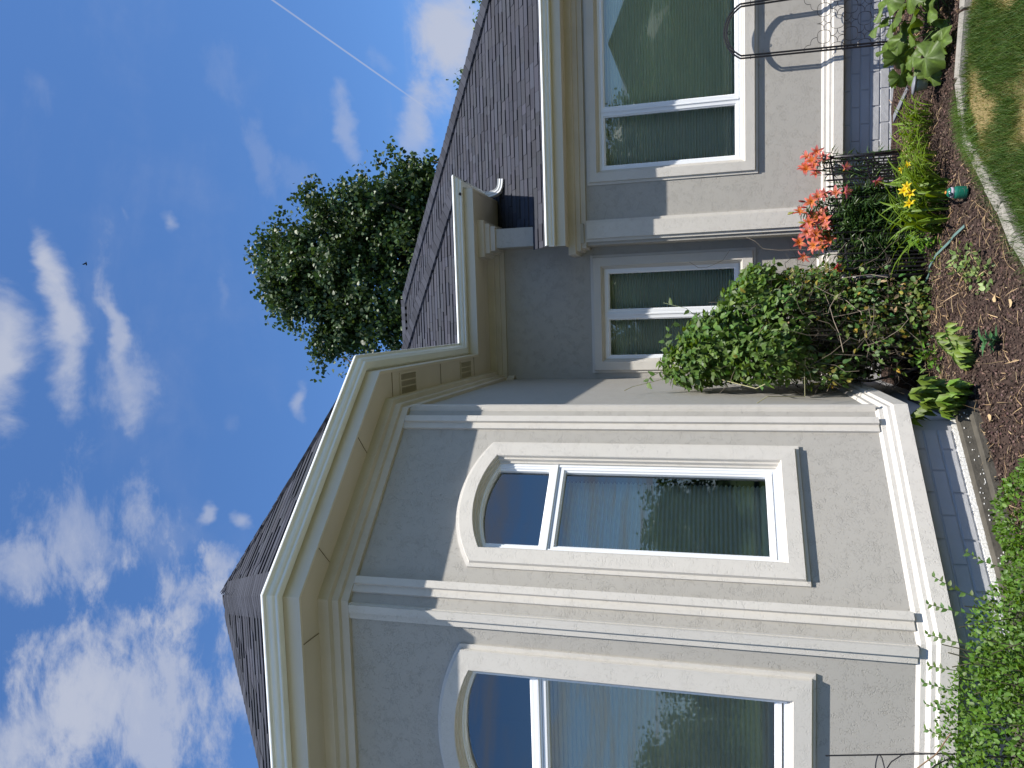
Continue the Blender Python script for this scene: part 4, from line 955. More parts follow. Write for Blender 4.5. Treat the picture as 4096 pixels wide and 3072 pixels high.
# vine-grown shrub against the bay
VS = empty('vine_shrub', (-0.22, 6.45, 0), 'big vine covered shrub with bare tangled stems, before the narrow two pane window', 'shrub')
st = MB()
for i in range(16):
    b = (-0.22+rng.normal(0, 0.10), 6.45+rng.normal(0, 0.10), 0); top = (-0.25+rng.normal(0, 0.20), 6.35+rng.normal(0, 0.22), rng.uniform(0.9, 1.6)); st.tint = (lambda v: (v, v, v*1.02))(rng.uniform(0.35, 1.0))
    r0 = rng.choice([0.006, 0.009, 0.013, 0.018]); st.tube(curve(b, top, rng.normal(0, 0.07, 3), 8, 0.012), [r0*(1-0.6*k/7) for k in range(8)], 6).build('stem', M_stem, VS) if i < 0 else None
    s1 = MB(); s1.tint = st.tint; s1.tube(curve(b, top, rng.normal(0, 0.07, 3), 8, 0.012), [r0*(1-0.6*k/7) for k in range(8)], 6).build('stem', M_stem, VS)
tw = MB()
for i in range(900):
    c = np.array([-0.16, 6.40, 0.72])+rng.normal(0, 1, 3)*np.array([0.24, 0.30, 0.30]); c[0] = max(c[0], -0.58); c[2] = max(c[2], 0.08); d = rdir(1)[0]*rng.uniform(0.06, 0.22); d[2] *= 1.3; v = rng.choice([0.2, 0.3, 0.45, 0.7, 1.3], p=[.25,.25,.25,.15,.10]); tw.tint = (v, v*0.98, v*0.95)
    a, b = c-d, c+d; a[2] = max(a[2], 0.03); b[2] = max(b[2], 0.03); a[0] = max(a[0], -0.6); b[0] = max(b[0], -0.6)
    tw.tube(curve(a, b, rng.normal(0, 0.06, 3), 6, 0.012), rng.uniform(0.0008, 0.0026), 3, cap=False)
o = tw.build('twigs', M_stem, VS); o['kind'] = 'stuff'
big = [((-0.40, 6.30, 1.76), (0.20, 0.36, 0.27), 1.0), ((-0.27, 6.28, 1.55), (0.30, 0.46, 0.34), 2.0), ((-0.02, 6.42, 1.32), (0.30, 0.42, 0.26), 1.4), ((0.20, 6.62, 1.24), (0.20, 0.26, 0.17), 0.7), ((-0.33, 6.05, 1.22), (0.24, 0.44, 0.32), 1.3), ((-0.10, 6.2, 1.10), (0.30, 0.40, 0.22), 0.8)]
def shrub_leaves(blobs, n, nobj, lo, hi, wr, tl, th, warm, yl=0.0, shell=0.6):
    P_, Nn = blob_points(blobs, n, shell); P_[:, 0] = np.maximum(P_[:, 0], -0.615+rng.uniform(0, 0.05, n))
    ax = rdir(n)*0.75+Nn*0.45+np.array([0, 0, -0.45]); nn = Nn*0.7+rdir(n)*0.55+np.array([0.1, -0.2, 0.55])
    L_ = rng.uniform(lo, hi, n); T_ = gtint(n, tl, th, warm); y = rng.random(n) < yl; T_[y] *= np.array([3.2, 1.5, 1.6])
    near = np.argsort(np.linalg.norm(P_-np.array([0, 0, 1.6]), axis=1)-Nn[:, 1]*-0.8); a, b = near[:nobj], near[nobj:]
    if nobj: leaf_objects('leaf', M_leaf, P_[a], ax[a], nn[a], L_[a], L_[a]*wr, T_[a], HEART, VS)
    leaves_mesh('foliage', M_leaf, P_[b], ax[b], nn[b], L_[b], L_[b]*wr, T_[b], HEART, VS, kind='stuff')
shrub_leaves(big, 7200, 230, 0.038, 0.072, 0.62, 0.7, 1.8, 0.12, 0.01)
shrub_leaves([((-0.02, 6.45, 0.86), (0.36, 0.40, 0.26), 1), ((0.14, 6.50, 0.62), (0.27, 0.30, 0.30), 2.0), ((0.16, 6.55, 0.95), (0.20, 0.26, 0.16), 0.9), ((-0.45, 6.0, 0.80), (0.14, 0.36, 0.22), 0.6), ((0.02, 6.35, 0.22), (0.34, 0.34, 0.18), 0.7)], 3400, 60, 0.026, 0.056, 0.6, 0.6, 1.5, 0.18, 0.08, 0.3)
P_, Nn = blob_points([((-0.12, 6.2, 1.08), (0.26, 0.3, 0.16), 1), ((0.15, 6.5, 0.75), (0.22, 0.3, 0.3), 1.4), ((0.10, 6.3, 0.3), (0.3, 0.3, 0.22), 1)], 420, 0.3); n = len(P_)
leaves_mesh('dry_leaves', M_straw, P_, rdir(n)-np.array([0, 0, 0.6]), rdir(n), rng.uniform(0.025, 0.06, n), rng.uniform(0.012, 0.03, n), gtint(n, 0.5, 1.3, 0.08), HEART, VS, kind='stuff')
P_, Nn = blob_points([((-0.15, 7.1, 0.42), (0.48, 0.36, 0.46), 1), ((-0.35, 6.7, 0.7), (0.25, 0.4, 0.4), 0.7)], 2600, 0.3); P_[:, 2] = np.abs(P_[:, 2]); P_[:, 0] = np.maximum(P_[:, 0], -0.6); n = len(P_)
leaves_mesh('foliage', M_leaf, P_, rdir(n)-np.array([0, 0, 0.5]), rdir(n), rng.uniform(0.045, 0.085, n), rng.uniform(0.03, 0.055, n), gtint(n, 0.35, 0.8, 0.2), HEART, VS, kind='stuff')  # dark leaf mass added behind the stems, standing in for the shade there
shrub_leaves([((0.02, 6.15, 0.55), (0.34, 0.22, 0.34), 1.2), ((-0.28, 6.05, 0.45), (0.26, 0.3, 0.32), 0.6), ((0.16, 6.35, 0.85), (0.22, 0.26, 0.22), 1.0), ((-0.05, 6.1, 0.15), (0.36, 0.25, 0.14), 0.6)], 1300, 40, 0.026, 0.055, 0.6, 0.7, 1.7, 0.2, 0.14, 0.2)
# long runners that stand clear of the shrub
def sprig(parent, pts, n, lo, hi, wr, r=0.0025, tint=(0.5, 0.9, 0.3), lt=(0.8, 1.4)):
    m_ = MB(); m_.tint = (1, 1, 1); m_.tube(pts, r, 4).build('runner', M_leaf, parent)
    P_ = []; A_ = []
    for i in range(n):
        s_ = (i+0.5)/n*(len(pts)-1); k = int(s_); P_.append(tuple(Vector(pts[k]).lerp(Vector(pts[k+1]), s_-k))); d = (Vector(pts[k+1])-Vector(pts[k])).normalized()
        sd = d.cross(Vector((0.2, -1, 0.3))).normalized()*(1 if i % 2 else -1); A_.append(tuple(sd*0.9+d*0.5+Vector(rng.normal(0, 0.2, 3))))
    P_, A_ = np.array(P_), np.array(A_); L_ = rng.uniform(lo, hi, n)
    leaf_objects('leaf', M_leaf, P_, A_, np.tile([0.1, -0.6, 0.7], (n, 1))+rdir(n)*0.35, L_, L_*wr, gtint(n, lt[0], lt[1], 0.1), HEART, parent, 3)
for pts, n in ((((-0.05, 6.4, 1.15), (0.10, 6.5, 1.12), (0.24, 6.6, 1.04), (0.34, 6.7, 0.93)), 14), (((0.0, 6.45, 1.2), (0.2, 6.6, 1.24), (0.36, 6.75, 1.16), (0.42, 6.8, 1.06)), 14), (((0.1, 6.5, 1.0), (0.22, 6.7, 1.02), (0.30, 6.8, 0.98), (0.36, 6.85, 0.98)), 12),
               (((0.05, 6.5, 0.95), (0.20, 6.6, 0.86), (0.27, 6.7, 0.80)), 8), (((-0.3, 6.3, 1.95), (-0.2, 6.35, 2.0), (-0.05, 6.4, 1.90)), 6), (((-0.45, 6.2, 2.0), (-0.5, 6.2, 2.1), (-0.56, 6.2, 2.13)), 5), (((-0.35, 6.0, 1.6), (-0.1, 5.95, 1.62), (0.05, 6.0, 1.8), (0.10, 6.1, 1.98)), 4)):
    sprig(VS, pts, n, 0.05, 0.075, 0.6)
for pts in (((-0.5, 6.1, 1.6), (-0.55, 5.7, 1.3), (-0.50, 5.5, 1.25)), ((-0.5, 6.3, 1.9), (-0.58, 6.2, 2.25), (-0.60, 6.1, 2.3)), ((-0.4, 5.9, 0.95), (-0.58, 5.4, 1.0), (-0.56, 5.25, 1.25), (-0.6, 5.2, 1.32))):
    m_ = MB(); m_.tint = (1.6, 1.8, 1.3); m_.tube(pts, 0.003, 4).build('runner', M_stem, VS)

# bright green bush at the foot of the bay
GB = empty('mint_bush', (-1.95, 3.45, 0), 'dense bright green small leaved bush under the front bay window', 'bush')
def bush(parent, blobs, n, lo, hi, nobj=0, spr=0):
    P_, Nn = blob_points(blobs, n, 0.80); k = P_[:, 2] > 0.0; P_, Nn = P_[k], Nn[k]; n = len(P_)
    ax = Nn*0.55+rdir(n)*0.75+np.array([0, 0, 0.25]); nn = Nn*0.5+rdir(n)*0.6+np.array([0, -0.2, 0.6]); L_ = rng.uniform(lo, hi, n)
    cl = vnoise(P_[:, 0]*3, P_[:, 2]*3+P_[:, 1]*3, 4, 11); T_ = gtint(n, 0.75, 1.5, 0.08)*(1+0.30*cl[:, None])*np.array([1.12, 1.22, 0.70])
    d = np.linalg.norm(P_-np.array([0, 0, 1.6]), axis=1); q = np.argsort(d); a, b = q[:nobj], q[nobj:]
    if nobj: leaf_objects('leaf', M_leaf, P_[a], ax[a], nn[a], L_[a], L_[a]*0.62, T_[a], HEART, parent)
    leaves_mesh('foliage', M_leaf, P_[b], ax[b], nn[b], L_[b], L_[b]*0.62, T_[b], HEART, parent, kind='stuff')
gb = [((-2.05, 3.35, 0.05), (0.85, 0.62, 0.56), 3.0), ((-1.45, 3.45, 0.03), (0.42, 0.5, 0.52), 1.2), ((-2.7, 3.2, 0.05), (0.6, 0.55, 0.55), 0.9), ((-1.62, 3.78, 0.0), (0.40, 0.30, 0.40), 0.8), ((-2.1, 2.75, 0.0), (0.8, 0.35, 0.45), 0.8), ((-1.9, 3.62, 0.10), (0.5, 0.30, 0.54), 1.0)]
bush(GB, gb, 46000, 0.013, 0.027, 250)
inner = MB(); inner.tint = (0.35, 0.4, 0.3)
for i in range(90):
    x, y = -2.0+rng.uniform(-0.75, 0.75), 3.35+rng.uniform(-0.4, 0.5); inner.tube(curve((x, y, 0), (x+rng.normal(0, 0.12), y+rng.normal(0, 0.1), rng.uniform(0.35, 0.58)), (0, 0, 0), 4, 0.01), 0.003, 3)
o = inner.build('stems', M_stem, GB); o['kind'] = 'stuff'
for (x, z, x2, z2) in ((-1.30, 0.52, -1.20, 0.68), (-1.36, 0.55, -1.33, 0.70), (-1.50, 0.56, -1.47, 0.70), (-1.62, 0.57, -1.62, 0.69), (-1.72, 0.58, -1.70, 0.71), (-1.83, 0.57, -1.80, 0.70), (-1.95, 0.58, -1.92, 0.70), (-2.1, 0.58, -2.07, 0.68), (-1.16, 0.42, -1.08, 0.55)):
    sprig(GB, ((x, 3.6, z-0.1), ((x+x2)/2, 3.62, (z+z2)/2-0.03), (x2, 3.64, z2-0.02)), 12, 0.018, 0.032, 0.6, 0.0018)
GB2 = empty('mint_bush', (-1.0, 4.05, 0), 'low bright green patch beside the dark footing, right of the big bush', 'bush')
bush(GB2, [((-1.02, 4.02, 0.05), (0.28, 0.24, 0.24), 1), ((-0.80, 3.95, 0.03), (0.20, 0.20, 0.17), 0.6), ((-1.28, 4.0, 0.05), (0.24, 0.20, 0.20), 0.8)], 6500, 0.014, 0.029, 60)

# two plants of drooping pointed leaves in front of the shrub
def arching(loc, label, stems, n, L0_, name='leafy_plant'):
    e = empty(name, loc, label, 'plant', 'plants with pointed yellow green leaves'); P_ = []; A_ = []; Nn = []; loc = Vector(loc); sm = MB(); sm.tint = (0.9, 1.2, 0.6)
    for (p1, p2) in stems:
        pts = [loc, Vector(p1), Vector(p2)]; cv = [pts[0].lerp(pts[1], t).lerp(pts[1].lerp(pts[2], t), t) for t in np.linspace(0, 1, 9)]; sm.tube(cv, [0.004]*8+[0.0015], 4)
        for i in range(n):
            t = 0.18+0.82*(i/(n-1)); k = min(7, int(t*8)); q = cv[k].lerp(cv[k+1], t*8-k); d = (cv[k+1]-cv[k]).normalized(); sd = d.cross(Vector((0, 0, 1))).normalized()*(1 if i % 2 else -1)
            P_.append(tuple(q)); A_.append(tuple(sd*0.45+d*0.35+Vector((0, -0.25, -1.0))+Vector(rng.normal(0, 0.15, 3)))); Nn.append(tuple(Vector((0.1, -0.75, 0.55))+sd*0.45+Vector(rng.normal(0, 0.15, 3))))
    sm.build('stem', M_leaf, e); n_ = len(P_); L_ = rng.uniform(0.75, 1.15, n_)*L0_
    leaf_objects('leaf', M_leaf, np.array(P_), np.array(A_), np.array(Nn), L_, L_*0.46, gtint(n_, 0.8, 1.9, 0.10)*np.array([1.4, 1.2, 0.7]), LEAF, e)
arching((-0.36, 5.22, 0.0), 'arching plant of hanging pointed leaves nearest the lawn, in front of the shrub', [((-0.34, 5.2, 0.16), (-0.12, 5.10, 0.235)), ((-0.38, 5.15, 0.14), (-0.20, 5.0, 0.20)), ((-0.40, 5.2, 0.17), (-0.28, 5.05, 0.20)), ((-0.36, 5.25, 0.17), (-0.18, 5.22, 0.26))], 34, 0.086)
arching((-0.55, 5.20, 0.0), 'taller clump of pointed leaves against the corner of the bay', [((-0.57, 5.15, 0.33), (-0.66, 4.99, 0.45)), ((-0.52, 5.15, 0.34), (-0.52, 4.98, 0.46)), ((-0.50, 5.12, 0.3), (-0.44, 5.0, 0.41)), ((-0.58, 5.1, 0.22), (-0.62, 4.95, 0.30)), ((-0.5, 5.1, 0.2), (-0.47, 4.93, 0.27)), ((-0.54, 5.15, 0.3), (-0.58, 4.98, 0.40)), ((-0.55, 5.1, 0.25), (-0.56, 4.92, 0.33))], 34, 0.090)
DP = empty('seedling', (-0.2, 4.82, 0.0), 'small dark blue green seedling alone on the mulch', 'plant'); n = 14
a = np.linspace(0, 4*pi, n); zz = np.linspace(0.03, 0.11, n); P_ = np.stack([np.full(n, -0.2), np.full(n, 4.82), zz], 1)
MB().tube([(-0.2, 4.82, 0), (-0.2, 4.82, 0.11)], 0.004, 5).build('stem', M_lilyleaf, DP)
leaf_objects('leaf', M_lilyleaf, P_, np.stack([np.cos(a), np.sin(a), 0.25+zz*2], 1), np.tile([0, -0.2, 1.0], (n, 1)), rng.uniform(0.07, 0.10, n), rng.uniform(0.026, 0.036, n), gtint(n, 1.1, 1.5, 0.03)*np.array([0.9, 1.15, 1.6]), LEAF, DP, 3)
# variegated ground cover, dry tuft, weeds
VG = empty('variegated_plant', (0.22, 5.25, 0), 'low variegated grey green ground cover on the mulch', 'plant'); P_, Nn = blob_points([((0.27, 5.42, 0.02), (0.16, 0.16, 0.09), 1), ((0.17, 5.10, 0.02), (0.10, 0.13, 0.07), 0.7), ((0.24, 5.25, 0.02), (0.14, 0.16, 0.08), 0.8)], 420, 0.5); P_[:, 2] = np.abs(P_[:, 2])+0.01; n = len(P_)
T_ = gtint(n, 0.8, 1.6, 0.06)*np.array([1.5, 1.25, 1.9]); w_ = rng.random(n) < 0.25; T_[w_] *= np.array([2.2, 1.9, 2.4])
leaf_objects('leaf', M_leaf, P_[:200], (rdir(n)*0.8+Nn*0.4)[:200], (rdir(n)*0.4+np.array([0, -0.2, 0.8]))[:200], rng.uniform(0.03, 0.05, 200), rng.uniform(0.018, 0.03, 200), T_[:200], HEART, VG)
DT = empty('dry_tuft', (0.05, 5.45, 0), 'tuft of dead tan stalks lying at the middle of the bed', 'dry grass'); n = 260
base = np.array([0.08, 5.55, 0.01])+rng.normal(0, 1, (n, 3))*np.array([0.10, 0.14, 0.0]); ax = rdir(n); ax[:, 2] = np.abs(ax[:, 2])*0.55; ax[:, 1] -= 0.4
leaves_mesh('stalks', M_straw, base, ax, rdir(n)*0.4+np.array([0, 0, 1.0]), rng.uniform(0.06, 0.20, n), rng.uniform(0.003, 0.006, n), gtint(n, 0.6, 1.5, 0.05), BLADE, DT, kind='stuff')
def weed(loc, label, n, r, h, L_, tint):
    e = empty('weed', loc, label, 'weed', 'small green weeds at the shrub foot'); P_, Nn = blob_points([((loc[0], loc[1], h*0.5), (r, r, h*0.6), 1)], n, 0.3); P_[:, 2] = np.abs(P_[:, 2])+0.01
    leaf_objects('leaf', M_leaf, P_, rdir(n)*0.8+Nn*0.3, rdir(n)*0.5+np.array([0, -0.3, 0.8]), rng.uniform(0.7, 1.2, n)*L_, rng.uniform(0.5, 0.7, n)*L_*0.7, gtint(n, 1.0, 1.8, 0.1)*np.array(tint), LEAF, e, 4)
weed((-0.36, 5.75, 0), 'bright green weed at the left foot of the vine shrub', 70, 0.12, 0.20, 0.05, (1.2, 1.3, 0.7)); weed((0.10, 6.15, 0), 'leafy weed under the middle of the vine shrub', 60, 0.14, 0.16, 0.05, (1, 1, 1)); weed((0.50, 6.05, 0.0), 'narrow leaved weed in front of the left half of the fence', 90, 0.14, 0.20, 0.06, (1.2, 1.4, 0.8))
weed((0.35, 5.85, 0), 'pale weed between the fence and the tan stalks', 50, 0.12, 0.09, 0.045, (1.3, 1.3, 0.9)); weed((1.95, 7.25, 0.02), 'tiny weed sprouting along the painted foundation', 30, 0.07, 0.10, 0.03, (1, 1.1, 0.7))

# big round-leaved plant at the right
HP = empty('hollyhock', (2.0, 6.2, 0), 'plant with very large round lobed leaves behind the kerb, under the trellis', 'plant')
def round_leaf(seed):
    r = np.random.default_rng(seed); vs = [(0, 0, 0)]; fs = []; n = 44; rings = (0.4, 0.75, 1.0)
    for q in rings:
        for i in range(n):
            a = -2.85+5.7*i/(n-1); rr = 0.46*(1+0.26*abs(cos(a*2.5))+0.05*sin(a*17+seed)+0.03*r.normal())*q if q == 1.0 else 0.46*q*(1+0.16*abs(cos(a*2.5)))
            vs.append((rr*cos(a)+0.08, rr*sin(a), 0.09*q*q*cos(a*5+seed)+0.05*q*sin(a*3+seed)+0.10*q-0.24*q*q+0.018*q*r.normal()))
    for i in range(n-1): fs.append((0, 1+i, 2+i))
    for k in range(2):
        for i in range(n-1): a = 1+k*n+i; fs += [(a, a+n, a+n+1), (a, a+n+1, a+1)]
    t = 1.25+0.35*r.random(); 
    va = np.arctan2(np.array(vs)[:, 1], np.array(vs)[:, 0]-0.08); vr = np.hypot(np.array(vs)[:, 1], np.array(vs)[:, 0]-0.08); tv = t*(0.78+0.42*np.abs(np.cos(va*2.5))**8+0.10*r.normal(size=len(vs)))*(1.08-0.35*vr)
    me = tri_mesh('leaf', np.array(vs), np.array(fs), M_leaf, np.stack([tv*1.12, tv*0.98, tv*0.95, np.ones(len(vs))], 1)); me.polygons.foreach_set('use_smooth', [True]*len(me.polygons)); return me
RL = [round_leaf(k) for k in range(6)]
for i, (x, y, z, s_) in enumerate([(2.26, 6.35, 0.33, 0.26), (2.10, 6.25, 0.30, 0.22), (1.98, 6.1, 0.22, 0.22), (2.2, 6.05, 0.24, 0.24), (2.4, 6.2, 0.28, 0.26), (1.74, 6.0, 0.15, 0.22), (1.95, 6.45, 0.30, 0.16), (1.86, 6.3, 0.26, 0.2), (2.05, 5.95, 0.14, 0.2), (1.82, 5.9, 0.07, 0.16), (2.3, 5.9, 0.14, 0.22),
     (2.55, 6.05, 0.22, 0.24), (1.72, 6.3, 0.24, 0.16), (2.0, 6.35, 0.2, 0.22), (2.15, 6.45, 0.36, 0.18), (1.64, 6.12, 0.08, 0.12), (2.48, 6.4, 0.36, 0.2), (2.2, 6.25, 0.12, 0.2), (1.92, 6.0, 0.05, 0.16), (2.6, 5.85, 0.1, 0.2), (1.80, 6.15, 0.20, 0.14), (1.68, 6.22, 0.17, 0.13)]):
    o = link('leaf', RL[i % 6], HP); b = Vector((2.0, 6.2, 0)); p = Vector((x, y, z)); d = (p-b); d.z = 0
    nrm = (Vector((0.05, -0.55, 0.75))+d.normalized()*0.25+Vector(rng.normal(0, 0.36, 3))).normalized(); ax = (d.normalized()+Vector((0, -0.2, -0.5))); ax = (ax-nrm*ax.dot(nrm)).normalized(); bb = nrm.cross(ax)
    mm = Matrix.Identity(4)
    for r in range(3): mm[r][0], mm[r][1], mm[r][2], mm[r][3] = ax[r]*s_, bb[r]*s_, nrm[r]*s_, p[r]-b[r]
    o.matrix_local = mm
    MB().tube(curve(b+Vector((rng.normal(0, 0.06), rng.normal(0, 0.05), 0)), p-nrm*0.003, (0, 0, 0.03), 5, 0.0), 0.004, 5).build('leaf_stalk', M_leaf, HP)

# wire obelisk with a vine at the left edge of the view
OB = empty('wire_obelisk', (-2.30, 3.62, 0), 'dark wire plant cage with a vine, left of the bush under the bay', 'plant support')
for k in range(4):
    a = 2*pi*k/4+0.15; MB().tube([(-2.30+0.30*cos(a), 3.62+0.2*sin(a), 0), (-2.30+0.27*cos(a), 3.62+0.18*sin(a), 0.6), (-2.30+0.20*cos(a), 3.62+0.13*sin(a), 1.1)], 0.0035, 6).build('rod', M_iron, OB)
for z, r in ((0.58, 0.265), (0.86, 0.23)): MB().tube([(-2.30+r*cos(a*pi/10), 3.62+r*0.66*sin(a*pi/10), z) for a in range(21)], 0.003, 5).build('hoop', M_iron, OB)
for s_ in (1, -1): MB().tube([(-2.30+0.262*cos(a*pi/12), 3.62+s_*0.17*abs(sin(a*pi/12)), 0.58+0.24*sin(a*pi/12)) for a in range(13)], 0.003, 5).build('arc', M_iron, OB)
VN = empty('climbing_vine', (-2.28, 3.55, 0), 'thin brown vine with a few leaves twining on the wire cage', 'vine'); m_ = MB(); m_.tint = (0.9, 0.7, 0.55)
m_.tube([(-2.2, 3.5, 0.1), (-2.18, 3.48, 0.5), (-2.10, 3.45, 0.76), (-2.03, 3.45, 0.78), (-1.93, 3.45, 0.68), (-1.84, 3.47, 0.62)], 0.003, 5); m_.tube([(-2.2, 3.5, 0.4), (-2.15, 3.45, 0.8), (-2.17, 3.45, 1.16)], 0.003, 5); m_.build('stem', M_stem, VN)
sprig(VN, ((-2.18, 3.42, 0.95), (-2.12, 3.4, 1.05), (-2.10, 3.4, 1.15)), 8, 0.05, 0.07, 0.5); sprig(VN, ((-2.2, 3.42, 0.75), (-2.10, 3.4, 0.86), (-2.06, 3.4, 0.86)), 6, 0.05, 0.07, 0.5); sprig(VN, ((-2.16, 3.42, 0.50), (-2.08, 3.4, 0.56), (-2.02, 3.4, 0.58)), 6, 0.06, 0.08, 0.5)

# ------------------------------------------------------------------ trees
def tree(name, loc, label, blobs, nclump, per, sig, L_, tint=(1, 1, 1), cat='tree', group=None, trunk=0.22, mt=None, limbs=True, clip=None, lobes=0, shrink=1.0):
    e = empty(name, loc, label, cat, group); loc = Vector(loc); mt = mt or M_tree
    blobs = [(c_, tuple(q*shrink for q in r_), w_) for c_, r_, w_ in blobs]
    C, Nn = blob_points(blobs, nclump, 0.5)
    if lobes:
        C0, N0 = blob_points(blobs, lobes, 0.80); k = rng.integers(0, lobes, nclump); kk = rng.random(nclump) < 0.62; C = np.where(kk[:, None], C0[k]+rng.normal(0, 1, (nclump, 3))*np.array([0.27, 0.27, 0.21]), C*0.96+0.04*np.array([[1.4, 17.4, 10.2]])); Nn = np.where(kk[:, None], N0[k], Nn)
    if clip is not None: k = clip(C); C, Nn = C[k], Nn[k]; 
    nc = len(C); P_ = np.repeat(C, per, 0)+rng.normal(0, 1, (nc*per, 3))*sig*np.array([1, 1, 0.75]); n = len(P_)
    N2 = np.repeat(Nn, per, 0); ct = rng.uniform(0.8, 1.2, (nc, 1)); T_ = gtint(n, 0.65, 1.4, 0.10)*np.repeat(ct, per, 0)*np.array(tint)
    ax = rdir(n)+np.array([0, 0, -0.6]); nn = rdir(n)*0.75+N2*0.35+np.array([0, 0, 0.25])
    Ls = rng.uniform(0.7, 1.2, n)*L_
    leaves_mesh('crown', mt, P_, ax, nn, Ls, Ls*0.85, T_, HEART if L_ < 0.2 else LEAF, e, kind='stuff')
    top = max(b[0][2] for b in blobs); cx = np.mean([b[0][0] for b in blobs]); cy = np.mean([b[0][1] for b in blobs])
    tk = MB(); pts = curve(loc, (cx, cy, top), (0.1, 0, 0), 8, 0.05); tk.tube(pts, [trunk*(1-0.85*k/7) for k in range(8)], 9)
    to = tk.build('trunk', M_bark, e, True)
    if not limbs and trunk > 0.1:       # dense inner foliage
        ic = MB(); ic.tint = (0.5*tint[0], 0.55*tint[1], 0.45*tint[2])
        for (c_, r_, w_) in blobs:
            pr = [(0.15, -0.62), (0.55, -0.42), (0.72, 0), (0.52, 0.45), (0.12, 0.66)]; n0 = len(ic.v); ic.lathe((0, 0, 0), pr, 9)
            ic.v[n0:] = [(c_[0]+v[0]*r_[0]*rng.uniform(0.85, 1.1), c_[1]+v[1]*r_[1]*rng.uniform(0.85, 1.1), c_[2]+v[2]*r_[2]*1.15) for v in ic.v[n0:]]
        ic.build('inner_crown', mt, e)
    if limbs:
        lm = [C[i] for i in rng.choice(nc, min(16, nc), replace=False)]
        for q in lm:
            k = int(np.clip((q[2]-loc.z)/(top-loc.z)*7*0.75, 1, 6)); lb = MB(); lb.tube(curve(pts[k], q, (0, 0, -0.15), 6, 0.05), [trunk*0.35*(1-0.8*i/5) for i in range(6)], 5); lb.build('limb', M_bark, e)
    return e
tree('poplar_tree', (2.0, 17.6, -0.1), 'large dark green broadleaf tree rising behind the shingle roof', [((1.6, 17.5, 12.0), (0.9, 1.0, 1.0), 1.2), ((2.3, 17.5, 11.2), (1.0, 1.1, 0.9), 1.4), ((0.55, 17.3, 11.4), (0.75, 0.9, 0.9), 1.0), ((1.3, 17.4, 10.4), (1.5, 1.1, 1.2), 2.4), ((2.8, 17.6, 9.8), (0.90, 1.1, 0.95), 1.4), ((-0.35, 17.3, 10.7), (0.55, 0.8, 0.65), 0.6), ((3.25, 17.6, 8.9), (0.50, 0.8, 0.65), 0.6),
     ((0.1, 17.3, 9.7), (0.8, 0.9, 0.9), 0.9), ((2.2, 17.5, 9.0), (1.8, 1.2, 1.2), 2.0), ((1.5, 17.5, 8.0), (2.0, 1.3, 1.2), 1.2), ((3.75, 17.6, 8.3), (0.16, 0.2, 0.20), 0.08), ((1.1, 17.3, 12.2), (0.5, 0.7, 0.65), 0.5)], 1250, 46, 0.14, 0.105, (0.95, 1.02, 1.0), trunk=0.20, lobes=80, shrink=0.88)
tree('young_tree', (5.6, 17.5, -0.1), 'thin young tree whose leafy tip shows over the roof hip', [((5.55, 17.5, 7.35), (0.22, 0.3, 0.5), 1), ((5.75, 17.5, 6.6), (0.5, 0.5, 0.5), 1.2), ((5.85, 17.5, 7.0), (0.18, 0.2, 0.3), 0.5)], 26, 22, 0.13, 0.085, (1.3, 1.4, 1), group='tree tips above the roof hip', trunk=0.07, limbs=False)
tree('young_tree', (7.2, 17.8, -0.1), 'second tree tip above the roof hip, at the upper right edge', [((7.05, 17.8, 6.75), (0.22, 0.3, 0.32), 1), ((7.3, 17.8, 6.2), (0.4, 0.4, 0.5), 1.2), ((7.5, 17.8, 6.6), (0.3, 0.2, 0.4), 0.8)], 26, 20, 0.14, 0.085, (1.5, 1.6, 1), group='tree tips above the roof hip', trunk=0.07, limbs=False)
sp = empty('bare_sapling', (-1.1, 17.5, -0.1), 'sapling with thin reddish twigs and tiny leaves behind the bay gutter', 'tree'); m_ = MB(); m_.tint = (0.8, 0.55, 0.45); m_.tube([(-1.05, 17.5, -0.1), (-1.05, 17.5, 6), (-1.0, 17.5, 10.6)], [0.06, 0.04, 0.015], 5); P_ = []
for i in range(16):
    b = Vector((-1.0+rng.normal(0, 0.1), 17.5, rng.uniform(9.4, 10.5))); q = b+Vector((rng.normal(0, 0.35), 0.1, rng.uniform(0.3, 0.85))); cv = curve(b, q, (0, 0, 0), 5, 0.02); m_.tube(cv, [0.010, 0.009, 0.008, 0.006, 0.004], 4); P_ += [tuple(cv[k]) for k in (2, 3, 4, 4) for _ in range(3)]
m_.build('trunk', M_stem, sp); P_ = np.array(P_)+rng.normal(0, 0.05, (len(P_), 3)); n = len(P_); leaves_mesh('crown', M_tree, P_, rdir(n), rdir(n), 0.075, 0.06, gtint(n, 0.9, 1.5, 0.1), HEART, sp, kind='stuff')
for (x, z, n_, lb) in ((-2.73, 11.28, 14, 'tiny leafy treetop peeking above the bay roof edge, the lower one'), (-3.42, 11.75, 16, 'tiny leafy treetop above the bay roof edge, the upper one')):
    e = empty('treetop', (x, 17.5, -0.1), lb, 'tree', 'treetops peeking over the bay roof'); m_ = MB(); m_.tint = (0.7, 0.6, 0.5); m_.tube([(x, 17.5, -0.1), (x, 17.5, z)], [0.09, 0.01], 5); m_.build('trunk', M_stem, e)
    P_ = np.array([x, 17.5, z-0.12])+rng.normal(0, 1, (n_*6, 3))*np.array([0.13, 0.1, 0.2])-np.array([0, 0, 0.2]); leaves_mesh('crown', M_tree, P_, rdir(n_*6), rdir(n_*6), 0.085, 0.07, gtint(n_*6, 0.9, 1.6, 0.1), HEART, e, kind='stuff')

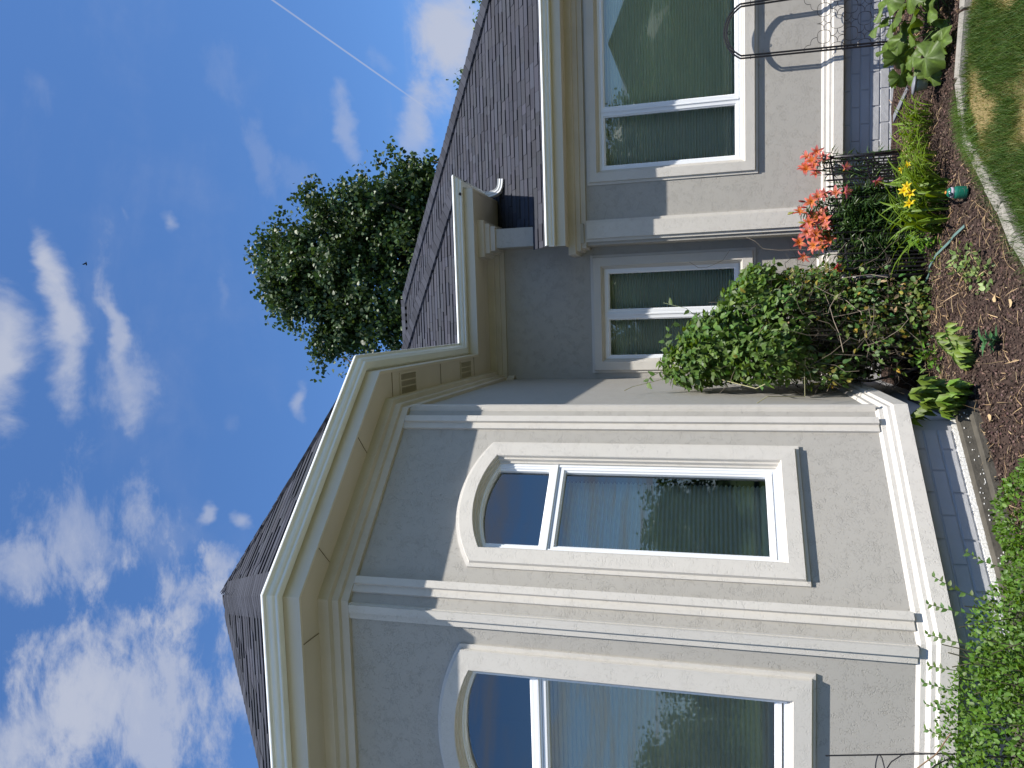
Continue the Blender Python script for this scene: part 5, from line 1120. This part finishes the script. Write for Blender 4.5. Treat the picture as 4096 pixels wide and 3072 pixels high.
# a small bird high in the sky
bd = MB(); c = Vector((3.35, 30.0, 30.8)); bd.lathe(c-Vector((0.10, 0, 0)), [(0.005, 0), (0.03, 0.04), (0.035, 0.10), (0.02, 0.17), (0.004, 0.2)], 8, Vector((1, 0.1, 0.1)))
for s_ in (1, -1): bd.add([c, c+Vector((0.05, 0.02*s_, 0.0)), c+Vector((-0.04, 0.16*s_, 0.10)), c+Vector((-0.07, 0.10*s_, 0.05)), c+Vector((0.0, 0, -0.01))], [(0, 1, 2), (0, 2, 3), (4, 2, 1), (4, 3, 2)])
BO = bd.build('bird', M_bird); setp(BO, 'tiny dark bird high in the open sky', 'bird')

# ------------------------------------------------------------------ across the street (seen in the window panes)
def street_tree(x, y, h, w, label):
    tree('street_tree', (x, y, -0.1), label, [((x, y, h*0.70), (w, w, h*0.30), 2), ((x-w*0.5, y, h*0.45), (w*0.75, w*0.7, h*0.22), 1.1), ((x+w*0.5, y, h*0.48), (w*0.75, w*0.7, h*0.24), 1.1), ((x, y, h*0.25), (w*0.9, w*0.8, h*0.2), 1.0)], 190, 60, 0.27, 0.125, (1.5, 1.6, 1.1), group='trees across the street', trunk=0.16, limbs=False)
for i, (x, y, h, w) in enumerate([(-30, -22, 5.2, 3.6), (-24, -20, 5.6, 3.2), (-18.5, -20, 4.6, 3.0), (-13, -21, 4.0, 2.6), (-8, -24, 6.8, 3.2), (-3, -22, 8.0, 3.2), (1.5, -20, 8.2, 3.0), (5.2, -19, 8.0, 2.8), (8.0, -19, 6.2, 2.0), (11.5, -17, 4.4, 2.6), (15.5, -17, 4.2, 2.8), (20, -22, 6.6, 3.2), (26, -14, 6.0, 3.0), (27, -8, 5.0, 2.8), (26.5, -3.2, 4.6, 2.5), (27, 1.5, 5.2, 2.6), (28, 6.5, 6.0, 3.0)]):
    street_tree(x, y, h, w, ['wide low tree at the far left of the opposite verge', 'leafy tree second from the left across the street', 'spreading tree left of the low shrub across the street', 'low shrubby tree facing the front bay window', 'tall tree opposite the left end of the house', 'dense tree opposite the narrow window', 'tall leafy tree opposite the wide window', 'tallest tree, left of the house across the street', 'slim tree touching the gable of the house across the street', 'low tree before the left half of the brick house', 'low tree before the right half of the brick house', 'big tree right of the house across the street', 'tree at the corner beyond the right side lawn', 'rounded tree facing the angled bay window', 'lowest tree of the row facing the angled bay window', 'fourth tree of the side row, level with the bay', 'farthest tree of the side row, beyond the right wing'][i])
NH = empty('neighbour_house', (14, -24, 0), 'brick house with a dark gable roof across the street', 'house')
MB().box((14, -24, 1.6), (11, 7, 3.4)).build('wall', M_brick, NH)
rf = MB(); rf.add([(8.0, -28, 3.2), (20.0, -28, 3.2), (20.0, -24, 5.3), (8.0, -24, 5.3), (8.0, -20, 3.2), (20.0, -20, 3.2)], [(0, 1, 2, 3), (3, 2, 5, 4), (0, 3, 4), (1, 5, 2)])
rf.add([(12.2, -19.6, 6.05), (7.4, -19.6, 4.0), (17.0, -19.6, 4.0), (12.2, -25, 6.05), (7.4, -25, 4.0), (17.0, -25, 4.0)], [(0, 1, 4, 3), (0, 3, 5, 2), (0, 2, 1)])
MB().box((12.2, -20.1, 2.0), (8.6, 0.6, 4.0)).build('gable_wall', M_brick, NH)
rf.build('roof', M_deck, NH)
